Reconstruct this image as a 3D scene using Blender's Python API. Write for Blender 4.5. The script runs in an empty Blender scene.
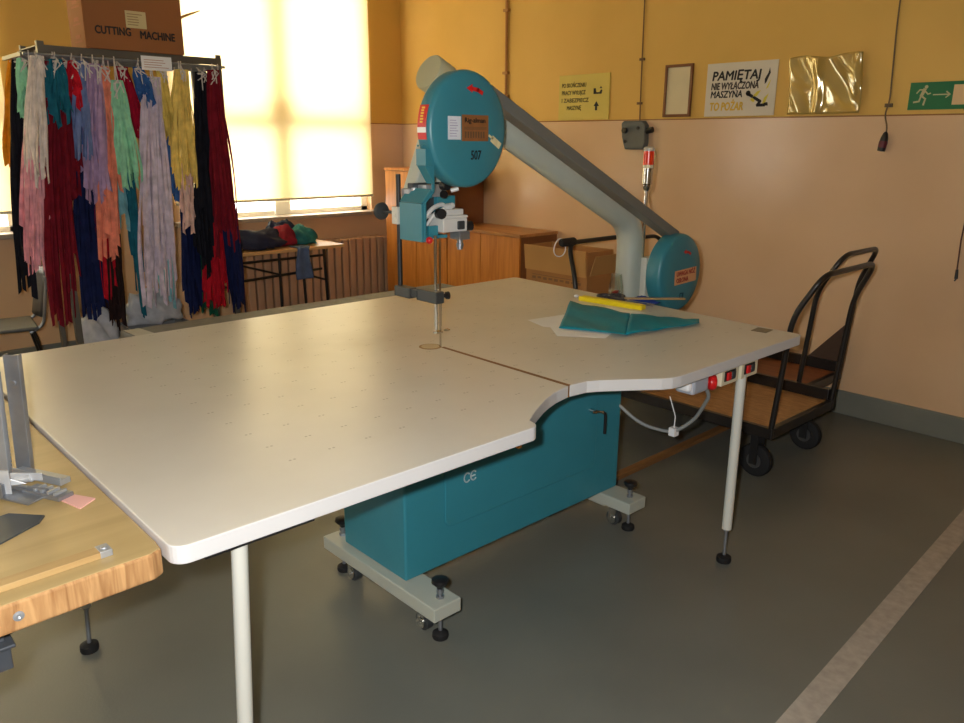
import bpy, bmesh, math, random
from mathutils import Vector, Matrix
random.seed(7)
C = bpy.context.scene.collection
V = Vector
XW, YW, ZC = 4.745, 6.241, 3.45          # sign wall, window wall, ceiling height
T = 0.85                                  # cutting table height

# ------------------------------------------------------------------ materials
def lin(c):
    return tuple(((v/255)/12.92 if v/255 <= .04045 else (((v/255)+.055)/1.055)**2.4) for v in c)
MATS = {}
def mat(name, rgb, rough=.5, metal=0., var=.06, scale=6., bump=0., bscale=60., spec=None, coat=0., trans=0., detail=3.):
    if name in MATS: return MATS[name]
    m = bpy.data.materials.new(name); m.use_nodes = True
    nt = m.node_tree; b = nt.nodes['Principled BSDF']
    c = lin(rgb)
    tc = nt.nodes.new('ShaderNodeTexCoord')
    if var > 0:
        n = nt.nodes.new('ShaderNodeTexNoise'); n.inputs['Scale'].default_value = scale; n.inputs['Detail'].default_value = detail
        nt.links.new(tc.outputs['Object'], n.inputs['Vector'])
        r = nt.nodes.new('ShaderNodeValToRGB')
        r.color_ramp.elements[0].position = .3; r.color_ramp.elements[1].position = .7
        r.color_ramp.elements[0].color = (*[x*(1-var) for x in c], 1); r.color_ramp.elements[1].color = (*[min(1, x*(1+var)) for x in c], 1)
        nt.links.new(n.outputs['Fac'], r.inputs['Fac']); nt.links.new(r.outputs['Color'], b.inputs['Base Color'])
    else:
        b.inputs['Base Color'].default_value = (*c, 1)
    b.inputs['Roughness'].default_value = rough; b.inputs['Metallic'].default_value = metal
    if spec is not None: b.inputs['Specular IOR Level'].default_value = spec
    if coat: b.inputs['Coat Weight'].default_value = coat; b.inputs['Coat Roughness'].default_value = .12
    if trans: b.inputs['Transmission Weight'].default_value = trans
    if bump:
        n2 = nt.nodes.new('ShaderNodeTexNoise'); n2.inputs['Scale'].default_value = bscale; n2.inputs['Detail'].default_value = 3
        nt.links.new(tc.outputs['Object'], n2.inputs['Vector'])
        bp = nt.nodes.new('ShaderNodeBump'); bp.inputs['Strength'].default_value = bump; bp.inputs['Distance'].default_value = .004
        nt.links.new(n2.outputs['Fac'], bp.inputs['Height']); nt.links.new(bp.outputs['Normal'], b.inputs['Normal'])
    MATS[name] = m
    return m

def wood(name, rgb1, rgb2, rough=.45, along='X', freq=9., dist=2.5):
    if name in MATS: return MATS[name]
    m = bpy.data.materials.new(name); m.use_nodes = True
    nt = m.node_tree; b = nt.nodes['Principled BSDF']
    g = nt.nodes.new('ShaderNodeNewGeometry'); mp = nt.nodes.new('ShaderNodeMapping')
    s = {'X': (.35, 4, 4), 'Y': (4, .35, 4), 'Z': (4, 4, .35)}[along]
    mp.inputs['Scale'].default_value = s
    nt.links.new(g.outputs['Position'], mp.inputs['Vector'])
    n = nt.nodes.new('ShaderNodeTexNoise'); n.inputs['Scale'].default_value = freq; n.inputs['Detail'].default_value = 6
    n.inputs['Distortion'].default_value = dist*.3
    nt.links.new(mp.outputs['Vector'], n.inputs['Vector'])
    r = nt.nodes.new('ShaderNodeValToRGB'); r.color_ramp.elements[0].position = .32; r.color_ramp.elements[1].position = .68
    r.color_ramp.elements[0].color = (*lin(rgb1), 1); r.color_ramp.elements[1].color = (*lin(rgb2), 1)
    nt.links.new(n.outputs['Fac'], r.inputs['Fac']); nt.links.new(r.outputs['Color'], b.inputs['Base Color'])
    b.inputs['Roughness'].default_value = rough
    MATS[name] = m
    return m

def wall_mat():
    m = bpy.data.materials.new('two_tone_wall_paint'); m.use_nodes = True
    nt = m.node_tree; b = nt.nodes['Principled BSDF']; L = nt.links
    g = nt.nodes.new('ShaderNodeNewGeometry'); sp = nt.nodes.new('ShaderNodeSeparateXYZ'); L.new(g.outputs['Position'], sp.inputs[0])
    n = nt.nodes.new('ShaderNodeTexNoise'); n.inputs['Scale'].default_value = 1.7; n.inputs['Detail'].default_value = 5
    L.new(g.outputs['Position'], n.inputs['Vector'])
    def ramp(a, bb):
        r = nt.nodes.new('ShaderNodeValToRGB'); r.color_ramp.elements[0].position = .3; r.color_ramp.elements[1].position = .7
        r.color_ramp.elements[0].color = (*lin(a), 1); r.color_ramp.elements[1].color = (*lin(bb), 1); L.new(n.outputs['Fac'], r.inputs['Fac']); return r
    up = ramp(UPW[0], UPW[1]); lo = ramp(LOW[0], LOW[1])
    gt = nt.nodes.new('ShaderNodeMath'); gt.operation = 'GREATER_THAN'; gt.inputs[1].default_value = 1.757; L.new(sp.outputs['Z'], gt.inputs[0])
    mx = nt.nodes.new('ShaderNodeMix'); mx.data_type = 'RGBA'
    L.new(gt.outputs[0], mx.inputs['Factor']); L.new(lo.outputs['Color'], mx.inputs['A']); L.new(up.outputs['Color'], mx.inputs['B'])
    # thin painted border line
    sb = nt.nodes.new('ShaderNodeMath'); sb.operation = 'SUBTRACT'; sb.inputs[1].default_value = 1.757; L.new(sp.outputs['Z'], sb.inputs[0])
    ab = nt.nodes.new('ShaderNodeMath'); ab.operation = 'ABSOLUTE'; L.new(sb.outputs[0], ab.inputs[0])
    lt = nt.nodes.new('ShaderNodeMath'); lt.operation = 'LESS_THAN'; lt.inputs[1].default_value = .004; L.new(ab.outputs[0], lt.inputs[0])
    mx2 = nt.nodes.new('ShaderNodeMix'); mx2.data_type = 'RGBA'; mx2.inputs['B'].default_value = (*lin((150, 100, 52)), 1)
    L.new(lt.outputs[0], mx2.inputs['Factor']); L.new(mx.outputs['Result'], mx2.inputs['A']); L.new(mx2.outputs['Result'], b.inputs['Base Color'])
    ro = nt.nodes.new('ShaderNodeMapRange'); ro.inputs['To Min'].default_value = .2; ro.inputs['To Max'].default_value = .62
    L.new(gt.outputs[0], ro.inputs['Value']); L.new(ro.outputs['Result'], b.inputs['Roughness'])
    n2 = nt.nodes.new('ShaderNodeTexNoise'); n2.inputs['Scale'].default_value = 9; n2.inputs['Detail'].default_value = 4; L.new(g.outputs['Position'], n2.inputs['Vector'])
    bp = nt.nodes.new('ShaderNodeBump'); bp.inputs['Strength'].default_value = .12; bp.inputs['Distance'].default_value = .012
    L.new(n2.outputs['Fac'], bp.inputs['Height']); L.new(bp.outputs['Normal'], b.inputs['Normal'])
    return m
UPW = ((214, 172, 84), (224, 182, 94)); LOW = ((216, 181, 143), (224, 189, 151))
M_WALL = wall_mat()

def floor_mat():
    m = bpy.data.materials.new('grey_green_floor_paint'); m.use_nodes = True
    nt = m.node_tree; b = nt.nodes['Principled BSDF']; L = nt.links
    g = nt.nodes.new('ShaderNodeNewGeometry')
    n = nt.nodes.new('ShaderNodeTexNoise'); n.inputs['Scale'].default_value = 2.2; n.inputs['Detail'].default_value = 6; L.new(g.outputs['Position'], n.inputs['Vector'])
    r = nt.nodes.new('ShaderNodeValToRGB'); r.color_ramp.elements[0].position = .3; r.color_ramp.elements[1].position = .7
    r.color_ramp.elements[0].color = (*lin((104, 105, 97)), 1); r.color_ramp.elements[1].color = (*lin((113, 114, 105)), 1)
    L.new(n.outputs['Fac'], r.inputs['Fac']); L.new(r.outputs['Color'], b.inputs['Base Color'])
    # worn glossy paint: gloss varies
    n3 = nt.nodes.new('ShaderNodeTexNoise'); n3.inputs['Scale'].default_value = 1.2; L.new(g.outputs['Position'], n3.inputs['Vector'])
    mr = nt.nodes.new('ShaderNodeMapRange'); mr.inputs['To Min'].default_value = .3; mr.inputs['To Max'].default_value = .42
    L.new(n3.outputs['Fac'], mr.inputs['Value']); L.new(mr.outputs['Result'], b.inputs['Roughness'])
    n2 = nt.nodes.new('ShaderNodeTexNoise'); n2.inputs['Scale'].default_value = 130; n2.inputs['Detail'].default_value = 2; L.new(g.outputs['Position'], n2.inputs['Vector'])
    bp = nt.nodes.new('ShaderNodeBump'); bp.inputs['Strength'].default_value = .12; bp.inputs['Distance'].default_value = .003
    L.new(n2.outputs['Fac'], bp.inputs['Height']); L.new(bp.outputs['Normal'], b.inputs['Normal'])
    return m

def table_mat():
    m = bpy.data.materials.new('perforated_cream_laminate'); m.use_nodes = True
    nt = m.node_tree; b = nt.nodes['Principled BSDF']; L = nt.links
    g = nt.nodes.new('ShaderNodeNewGeometry'); sp = nt.nodes.new('ShaderNodeSeparateXYZ'); L.new(g.outputs['Position'], sp.inputs[0])
    def mth(op, a, bb=None):
        n = nt.nodes.new('ShaderNodeMath'); n.operation = op
        for i, x in enumerate((a, bb)):
            if x is None: continue
            if isinstance(x, (int, float)): n.inputs[i].default_value = x
            else: L.new(x, n.inputs[i])
        return n.outputs[0]
    u = mth('MULTIPLY', mth('SUBTRACT', mth('FRACT', mth('ADD', mth('DIVIDE', mth('SUBTRACT', sp.outputs['X'], .98), .1115), .5)), .5), .1115)
    v = mth('MULTIPLY', mth('SUBTRACT', mth('FRACT', mth('ADD', mth('DIVIDE', mth('SUBTRACT', sp.outputs['Y'], 1.61), .1148), .5)), .5), .1148)
    ua = mth('SUBTRACT', mth('ABSOLUTE', u), .006)            # air holes sit in pairs
    d = mth('SQRT', mth('ADD', mth('MULTIPLY', ua, ua), mth('MULTIPLY', v, v)))
    hole = mth('MULTIPLY', mth('LESS_THAN', d, .0036), mth('MULTIPLY', mth('GREATER_THAN', sp.outputs['X'], .82), mth('GREATER_THAN', sp.outputs['Y'], 1.56)))
    n = nt.nodes.new('ShaderNodeTexNoise'); n.inputs['Scale'].default_value = 3.5; n.inputs['Detail'].default_value = 6; L.new(g.outputs['Position'], n.inputs['Vector'])
    r = nt.nodes.new('ShaderNodeValToRGB'); r.color_ramp.elements[0].position = .3; r.color_ramp.elements[1].position = .7
    r.color_ramp.elements[0].color = (*lin((203, 199, 188)), 1); r.color_ramp.elements[1].color = (*lin((211, 207, 196)), 1)
    L.new(n.outputs['Fac'], r.inputs['Fac'])
    # worn, grubby patch round the knife
    dx = mth('SUBTRACT', sp.outputs['X'], 1.66); dy = mth('SUBTRACT', sp.outputs['Y'], 2.46)
    dd = mth('SQRT', mth('ADD', mth('MULTIPLY', dx, dx), mth('MULTIPLY', mth('MULTIPLY', dy, dy), 3.)))
    mr = nt.nodes.new('ShaderNodeMapRange'); mr.inputs['From Min'].default_value = .05; mr.inputs['From Max'].default_value = .42
    mr.inputs['To Min'].default_value = .28; mr.inputs['To Max'].default_value = 0; L.new(dd, mr.inputs['Value'])
    n4 = nt.nodes.new('ShaderNodeTexNoise'); n4.inputs['Scale'].default_value = 9; L.new(g.outputs['Position'], n4.inputs['Vector'])
    dirt = mth('MULTIPLY', mr.outputs['Result'], n4.outputs['Fac'])
    mx0 = nt.nodes.new('ShaderNodeMix'); mx0.data_type = 'RGBA'; mx0.inputs['B'].default_value = (*lin((112, 100, 76)), 1)
    L.new(dirt, mx0.inputs['Factor']); L.new(r.outputs['Color'], mx0.inputs['A'])
    mx = nt.nodes.new('ShaderNodeMix'); mx.data_type = 'RGBA'; mx.inputs['B'].default_value = (*lin((98, 88, 70)), 1)
    fac = mth('MULTIPLY', hole, .5)
    L.new(fac, mx.inputs['Factor']); L.new(mx0.outputs['Result'], mx.inputs['A']); L.new(mx.outputs['Result'], b.inputs['Base Color'])
    b.inputs['Roughness'].default_value = .3
    return m

TEAL = mat('teal_enamel', (50, 130, 146), .4, var=.03, bump=.06, bscale=180)
TEAL_L = mat('teal_enamel_head', (54, 126, 140), .38, var=.03, bump=.05, bscale=150)
GREYP = mat('light_grey_enamel', (176, 180, 168), .38, var=.03)
PALE = mat('pale_grey_tube_paint', (182, 188, 178), .32, var=.03)
CAPM = mat('cream_grey_end_cap', (176, 172, 138), .5, var=.04)
WHITE = mat('white_pvc_edge', (212, 211, 210), .3, var=.02)
OFFW = mat('off_white_leg_paint', (206, 206, 196), .35, var=.03)
BLACK = mat('black_plastic', (24, 24, 25), .45, var=.1)
RUB = mat('black_rubber', (20, 20, 21), .7, var=.1)
DKM = mat('dark_tube_steel', (44, 40, 37), .32, .3, var=.12)
CHROME = mat('chrome', (205, 205, 200), .14, 1., var=.02)
STEEL = mat('zinc_steel', (150, 154, 160), .36, .75, var=.12, scale=14)
ALU = mat('brushed_aluminium', (176, 180, 184), .42, .6, var=.08, scale=20)
IRON = mat('grey_cast_iron', (74, 78, 80), .42, .5, var=.1)
GUARD = mat('grey_guard_enamel', (112, 112, 106), .4, var=.04)
RED = mat('red_plastic', (204, 28, 30), .35, var=.03)
REDST = mat('red_sticker', (206, 34, 34), .4, var=.05)
YEL = mat('yellow_plastic', (236, 212, 20), .35, var=.03)
PAPER = mat('white_paper', (236, 236, 236), .7, var=.03)
PAPERB = mat('pale_blue_paper', (214, 218, 224), .7, var=.06, scale=40)
INK = mat('black_ink', (26, 24, 24), .6, var=0)
INKY = mat('ochre_ink', (214, 176, 60), .6, var=0)
CREAM = mat('cream_plastic', (224, 216, 186), .4, var=.03)
CARD = mat('brown_cardboard', (176, 124, 70), .8, var=.06, scale=3, bump=.1, bscale=30)
CARDL = mat('pale_cardboard', (198, 150, 88), .8, var=.06, scale=3, bump=.1, bscale=30)
CARDD = mat('tan_cardboard', (190, 148, 88), .8, var=.06, scale=3, bump=.1, bscale=30)
PINE = wood('orange_pine', (186, 112, 42), (212, 140, 62), .42, 'Z', 7)
PINET = wood('pine_worktop', (176, 120, 66), (198, 142, 84), .4, 'Y', 6)
BEECH = wood('pale_beech_top', (172, 148, 100), (186, 161, 112), .35, 'X', 5)
BEECHE = wood('raw_beech_edge', (150, 106, 62), (196, 152, 100), .7, 'Z', 9, 8)
BATT = wood('batten_wood', (166, 134, 86), (182, 152, 102), .45, 'X', 8)
PLYB = wood('cart_plywood', (140, 98, 58), (188, 144, 94), .55, 'Y', 26, 6)
PLYR = wood('cart_plywood_red', (124, 72, 42), (146, 90, 54), .5, 'Y', 8)
DECKW = wood('floor_batten', (120, 82, 44), (146, 104, 60), .6, 'X', 8)
RADM = mat('brown_radiator_paint', (196, 156, 124), .45, var=.04)
RACKM = mat('grey_angle_steel', (108, 104, 94), .4, .4, var=.1)
BENCHM = mat('grey_felt', (128, 128, 124), .8, var=.12, scale=20, bump=.2, bscale=90)
BASEB = mat('grey_baseboard_paint', (124, 126, 116), .35, var=.05)
CEIL = mat('white_ceiling_paint', (226, 222, 208), .8, var=.03)
FRW = mat('white_window_paint', (240, 238, 230), .4, var=.03)
SILL = mat('stone_sill', (176, 160, 140), .45, var=.08, scale=20)
TAPE = mat('grey_floor_tape', (168, 158, 144), .6, var=.14, scale=30)
SATIN = mat('satin_white_metal', (214, 214, 210), .35, .1, var=.04)
M_FLOOR = floor_mat(); M_TABLE = table_mat()

def glass_mat(name, tint=(1, 1, 1), gl=.12, rough=.02):
    m = bpy.data.materials.new(name); m.use_nodes = True; nt = m.node_tree; nt.nodes.clear()
    o = nt.nodes.new('ShaderNodeOutputMaterial'); t = nt.nodes.new('ShaderNodeBsdfTransparent'); t.inputs[0].default_value = (*tint, 1)
    g = nt.nodes.new('ShaderNodeBsdfGlossy'); g.inputs['Roughness'].default_value = rough
    f = nt.nodes.new('ShaderNodeMath'); f.operation = 'MULTIPLY_ADD'; f.inputs[1].default_value = .35; f.inputs[2].default_value = gl*.5
    lw = nt.nodes.new('ShaderNodeLayerWeight'); lw.inputs[0].default_value = .25; nt.links.new(lw.outputs['Facing'], f.inputs[0])
    mx = nt.nodes.new('ShaderNodeMixShader')
    nt.links.new(f.outputs[0], mx.inputs[0]); nt.links.new(t.outputs[0], mx.inputs[1]); nt.links.new(g.outputs[0], mx.inputs[2]); nt.links.new(mx.outputs[0], o.inputs[0])
    return m
GLASS = glass_mat('window_glass', (.95, .96, .95)); JARG = glass_mat('jar_glass', (.86, .9, .86), .3)

def translucent_mat(name, rgb, fac=.6, gloss=0.):
    m = bpy.data.materials.new(name); m.use_nodes = True; nt = m.node_tree; nt.nodes.clear(); L = nt.links
    o = nt.nodes.new('ShaderNodeOutputMaterial'); d = nt.nodes.new('ShaderNodeBsdfDiffuse'); t = nt.nodes.new('ShaderNodeBsdfTranslucent')
    tc = nt.nodes.new('ShaderNodeTexCoord'); n = nt.nodes.new('ShaderNodeTexNoise'); n.inputs['Scale'].default_value = 2; L.new(tc.outputs['Object'], n.inputs['Vector'])
    r = nt.nodes.new('ShaderNodeValToRGB'); c = lin(rgb); r.color_ramp.elements[0].color = (*[x*.96 for x in c], 1); r.color_ramp.elements[1].color = (*c, 1)
    L.new(n.outputs['Fac'], r.inputs['Fac']); L.new(r.outputs['Color'], d.inputs[0]); L.new(r.outputs['Color'], t.inputs[0])
    mx = nt.nodes.new('ShaderNodeMixShader'); mx.inputs[0].default_value = fac
    L.new(d.outputs[0], mx.inputs[1]); L.new(t.outputs[0], mx.inputs[2]); last = mx
    if gloss:
        g = nt.nodes.new('ShaderNodeBsdfGlossy'); g.inputs['Roughness'].default_value = .12; g.inputs[0].default_value = (1, .93, .7, 1)
        m2 = nt.nodes.new('ShaderNodeMixShader'); m2.inputs[0].default_value = gloss; L.new(mx.outputs[0], m2.inputs[1]); L.new(g.outputs[0], m2.inputs[2]); last = m2
    L.new(last.outputs[0], o.inputs[0])
    return m
BLIND = translucent_mat('cream_blind_cloth', (232, 213, 166), .43)
FILM = translucent_mat('amber_plastic_film', (214, 182, 96), .3, .25)

# ------------------------------------------------------------------ mesh helpers
POS = {}
def rot_to(d):
    return V((0, 0, 1)).rotation_difference(V(d).normalized()).to_matrix().to_4x4()
class MB:
    def __init__(s): s.bm = bmesh.new()
    def box(s, lo, hi, R=None, pivot=None, mi=0):
        lo = V(lo); hi = V(hi); c = (lo+hi)/2; sz = hi-lo
        vs = bmesh.ops.create_cube(s.bm, size=1)['verts']
        for v in vs: v.co = V((v.co.x*sz.x, v.co.y*sz.y, v.co.z*sz.z)) + c
        if R is not None:
            p = V(pivot) if pivot is not None else c
            for v in vs: v.co = R @ (v.co-p) + p
        if mi:
            for f in {f for v in vs for f in v.link_faces}: f.material_index = mi
        return vs
    def cyl(s, p0, p1, r0, r1=None, seg=20, mi=0):
        p0 = V(p0); p1 = V(p1); r1 = r0 if r1 is None else r1
        vs = bmesh.ops.create_cone(s.bm, cap_ends=True, segments=seg, radius1=r0, radius2=max(r1, 1e-5), depth=(p1-p0).length)['verts']
        R = rot_to(p1-p0); c = (p0+p1)/2
        for v in vs: v.co = R @ v.co + c
        if mi:
            for f in {f for v in vs for f in v.link_faces}: f.material_index = mi
        return vs
    def ball(s, c, r, sc=(1, 1, 1), seg=16):
        vs = bmesh.ops.create_uvsphere(s.bm, u_segments=seg, v_segments=max(6, seg//2), radius=r)['verts']
        for v in vs: v.co = V((v.co.x*sc[0], v.co.y*sc[1], v.co.z*sc[2])) + V(c)
        return vs
    def tube(s, pts, r, seg=10, closed=False):
        pts = [V(p) for p in pts]; n = len(pts); rings = []
        up = None
        for i, p in enumerate(pts):
            a = pts[i-1] if (i > 0 or closed) else p; b = pts[(i+1) % n] if (i < n-1 or closed) else p
            t = (b-a).normalized()
            if up is None:
                up = t.orthogonal().normalized()
            up = (up - t*up.dot(t)).normalized(); w = t.cross(up)
            rr = r[i] if isinstance(r, (list, tuple)) else r
            rings.append([s.bm.verts.new(p + (up*math.cos(2*math.pi*k/seg) + w*math.sin(2*math.pi*k/seg))*rr) for k in range(seg)])
        m = n if closed else n-1
        for i in range(m):
            A = rings[i]; B = rings[(i+1) % n]
            for k in range(seg): s.bm.faces.new((A[k], A[(k+1) % seg], B[(k+1) % seg], B[k]))
        if not closed:
            s.bm.faces.new(rings[0][::-1]); s.bm.faces.new(rings[-1])
    def lathe(s, prof, c, axis=(0, 0, 1), seg=32):
        R = rot_to(axis); c = V(c); rings = []
        for r, h in prof:
            rings.append([s.bm.verts.new(R @ V((max(r, 1e-4)*math.cos(2*math.pi*k/seg), max(r, 1e-4)*math.sin(2*math.pi*k/seg), h)) + c) for k in range(seg)])
        for a, b in zip(rings, rings[1:]):
            for k in range(seg): s.bm.faces.new((a[k], a[(k+1) % seg], b[(k+1) % seg], b[k]))
        s.bm.faces.new(rings[0][::-1]); s.bm.faces.new(rings[-1])
    def prism(s, poly, o, u, v, n, t, side_mi=0, mi=0):
        """polygon in plane (o,u,v) extruded by t along n"""
        o = V(o); u = V(u); v = V(v); n = V(n)
        a = [s.bm.verts.new(o+u*p[0]+v*p[1]) for p in poly]; b = [s.bm.verts.new(o+u*p[0]+v*p[1]+n*t) for p in poly]
        f1 = s.bm.faces.new(a[::-1]); f2 = s.bm.faces.new(b); f1.material_index = f2.material_index = mi
        k = len(poly)
        for i in range(k):
            f = s.bm.faces.new((a[i], a[(i+1) % k], b[(i+1) % k], b[i])); f.material_index = side_mi
    def stroke(s, pts, w, o, u, v, n, t=.0008):
        for (p, q) in zip(pts, pts[1:]):
            d = V((q[0]-p[0], q[1]-p[1])); L = d.length; d /= L; e = V((-d.y, d.x))*w/2; d = d*w*.3
            P = V(p)-d; Q = V(q)+d
            s.prism([P-e, Q-e, Q+e, P+e], o, u, v, n, t)
    def grid(s, fn, nu, nv):
        g = [[s.bm.verts.new(fn(i/nu, j/nv)) for j in range(nv+1)] for i in range(nu+1)]
        for i in range(nu):
            for j in range(nv): s.bm.faces.new((g[i][j], g[i+1][j], g[i+1][j+1], g[i][j+1]))
    def build(s, name, m, parent=None, smooth=False, bevel=0., solid=0., seg=2, sub=0, sharp=.7):
        bmesh.ops.recalc_face_normals(s.bm, faces=s.bm.faces[:])
        me = bpy.data.meshes.new(name)
        off = POS.get(parent.name, V((0, 0, 0))) if parent is not None else None
        if parent is None:
            xs = [v.co for v in s.bm.verts]
            off = V(((min(p.x for p in xs)+max(p.x for p in xs))/2, (min(p.y for p in xs)+max(p.y for p in xs))/2, min(p.z for p in xs)))
        for v in s.bm.verts: v.co -= off
        s.bm.to_mesh(me); s.bm.free()
        for k in (m if isinstance(m, (list, tuple)) else [m]): me.materials.append(k)
        if smooth:
            for p in me.polygons: p.use_smooth = True
            me.set_sharp_from_angle(angle=sharp)
        o = bpy.data.objects.new(name, me); C.objects.link(o)
        if parent is not None: o.parent = parent; POS[o.name] = off
        else: o.location = off; POS[o.name] = off
        if solid: d = o.modifiers.new('thickness', 'SOLIDIFY'); d.thickness = solid; d.offset = 0
        if sub: d = o.modifiers.new('smooth', 'SUBSURF'); d.levels = d.render_levels = sub
        if bevel:
            d = o.modifiers.new('bevel', 'BEVEL'); d.width = bevel; d.segments = seg; d.limit_method = 'ANGLE'; d.angle_limit = math.radians(40); d.harden_normals = False
        return o

def tag(o, label, cat, group=None):
    o['label'] = label; o['category'] = cat
    if group: o['group'] = group
    return o
def thing(name, label, cat, loc, group=None):
    o = bpy.data.objects.new(name, None); o.empty_display_size = .1; C.objects.link(o); o.location = loc; POS[o.name] = V(loc)
    return tag(o, label, cat, group)
def struct(o): o['kind'] = 'structure'; return o
def dup(root, loc, label=None, group=None):
    r = root.copy(); C.objects.link(r); r.location = loc
    if label: r['label'] = label
    if group: r['group'] = group
    for ch in list(root.children):
        c = ch.copy(); C.objects.link(c); c.parent = r
        for g in ch.children:
            d = g.copy(); C.objects.link(d); d.parent = c
    return r
def bend(pts, r, k=6):
    """round the inner corners of a polyline"""
    pts = [V(p) for p in pts]; out = [pts[0]]
    for i in range(1, len(pts)-1):
        a, b, c = pts[i-1], pts[i], pts[i+1]
        da = (a-b); dc = (c-b); rr = min(r, da.length*.48, dc.length*.48)
        A = b+da.normalized()*rr; Cc = b+dc.normalized()*rr
        for j in range(k+1):
            t = j/k; out.append(A*(1-t)**2 + b*2*t*(1-t) + Cc*t*t)
    out.append(pts[-1]); return out
def text(name, body, m, parent, o, u, v, n, w, h, t=.0008, shear=0., bold=.04):
    """lettering fitted to a w x h box whose lower left corner is o"""
    cu = bpy.data.curves.new(name, 'FONT'); cu.body = body; cu.extrude = .02; cu.shear = shear;  cu.resolution_u = 3
    ob = bpy.data.objects.new(name, cu); C.objects.link(ob)
    me = bpy.data.meshes.new_from_object(ob.evaluated_get(bpy.context.evaluated_depsgraph_get()))
    bpy.data.objects.remove(ob); bpy.data.curves.remove(cu)
    xs = [p.co.x for p in me.vertices]; x0, x1 = min(xs), max(xs)
    nl = body.count('\n'); y0, y1 = -float(nl)*1.0, .72
    o = V(o); u = V(u); v = V(v); n = V(n); off = POS[parent.name]
    for p in me.vertices:
        c = p.co.copy()
        p.co = o + u*((c.x-x0)/(x1-x0)*w) + v*((c.y-y0)/(y1-y0)*h) + n*((c.z+.02)/.04*t) - off
    if bold:                                                   # heavier strokes: the glyphs repeated with a slight shift
        bb = bmesh.new(); bb.from_mesh(me); g0 = bb.verts[:]+bb.edges[:]+bb.faces[:]
        for sh in (u*bold*h+n*.0003, u*bold*h*.5+v*bold*h*.5+n*.0006, u*bold*h*.5-v*bold*h*.5+n*.0009):
            for q_ in bmesh.ops.duplicate(bb, geom=g0)['geom']:
                if isinstance(q_, bmesh.types.BMVert): q_.co += sh
        bb.to_mesh(me); bb.free()
    me.materials.clear(); me.materials.append(m); me.name = name
    q = bpy.data.objects.new(name, me); C.objects.link(q); q.parent = parent; POS[q.name] = off
    return q
X, Y, Z = V((1, 0, 0)), V((0, 1, 0)), V((0, 0, 1))

# ------------------------------------------------------------------ the room
XL, YN = -4.6, -3.6
b = MB(); b.box((XL-.2, YN-.2, -.12), (XW+.2, YW+.3, 0)); struct(b.build('floor', M_FLOOR))
b = MB(); b.box((XL-.2, YN-.2, ZC), (XW+.2, YW+.3, ZC+.15)); struct(b.build('ceiling', CEIL))
b = MB(); b.box((XW, YN-.2, 0), (XW+.2, YW+.3, ZC)); struct(b.build('wall_right', M_WALL))
b = MB(); b.box((XL-.2, YN-.2, 0), (XL, YW+.3, ZC)); struct(b.build('wall_back', M_WALL))
b = MB(); b.box((XL, YN-.2, 0), (XW, YN, ZC)); struct(b.build('wall_front', M_WALL))
WZ0, WZ1 = .94, 3.15
wins = [(2.52, 4.36), (-.5, 1.40), (-3.5, -1.6)]
b = MB(); cuts = [XL] + [c for w in sorted(wins) for c in w] + [XW]
b.box((XL, YW, 0), (XW, YW+.3, WZ0)); b.box((XL, YW, WZ1), (XW, YW+.3, ZC))
for i in range(0, len(cuts), 2): b.box((cuts[i], YW, WZ0), (cuts[i+1], YW+.3, WZ1))
struct(b.build('wall_left', M_WALL))
b = MB(); b.box((XW-.018, YN, 0), (XW, YW, .147)); struct(b.build('baseboard_right', BASEB, bevel=.004))
b = MB(); b.box((XL, YW-.018, 0), (XW-.018, YW, .147)); struct(b.build('baseboard_left', BASEB, bevel=.004))
b = MB()
def fl(x): return .758+.044*(x-1.945)
b.prism([(-1.5, fl(-1.5)-.041), (XW-.03, fl(XW)-.041), (XW-.03, fl(XW)+.041), (-1.5, fl(-1.5)+.041)], (0, 0, .0002), X, Y, Z, .0012)
struct(tag(b.build('floor_marking_line', TAPE), 'pale grey marking stripe taped along the open floor', 'floor marking'))
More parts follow.
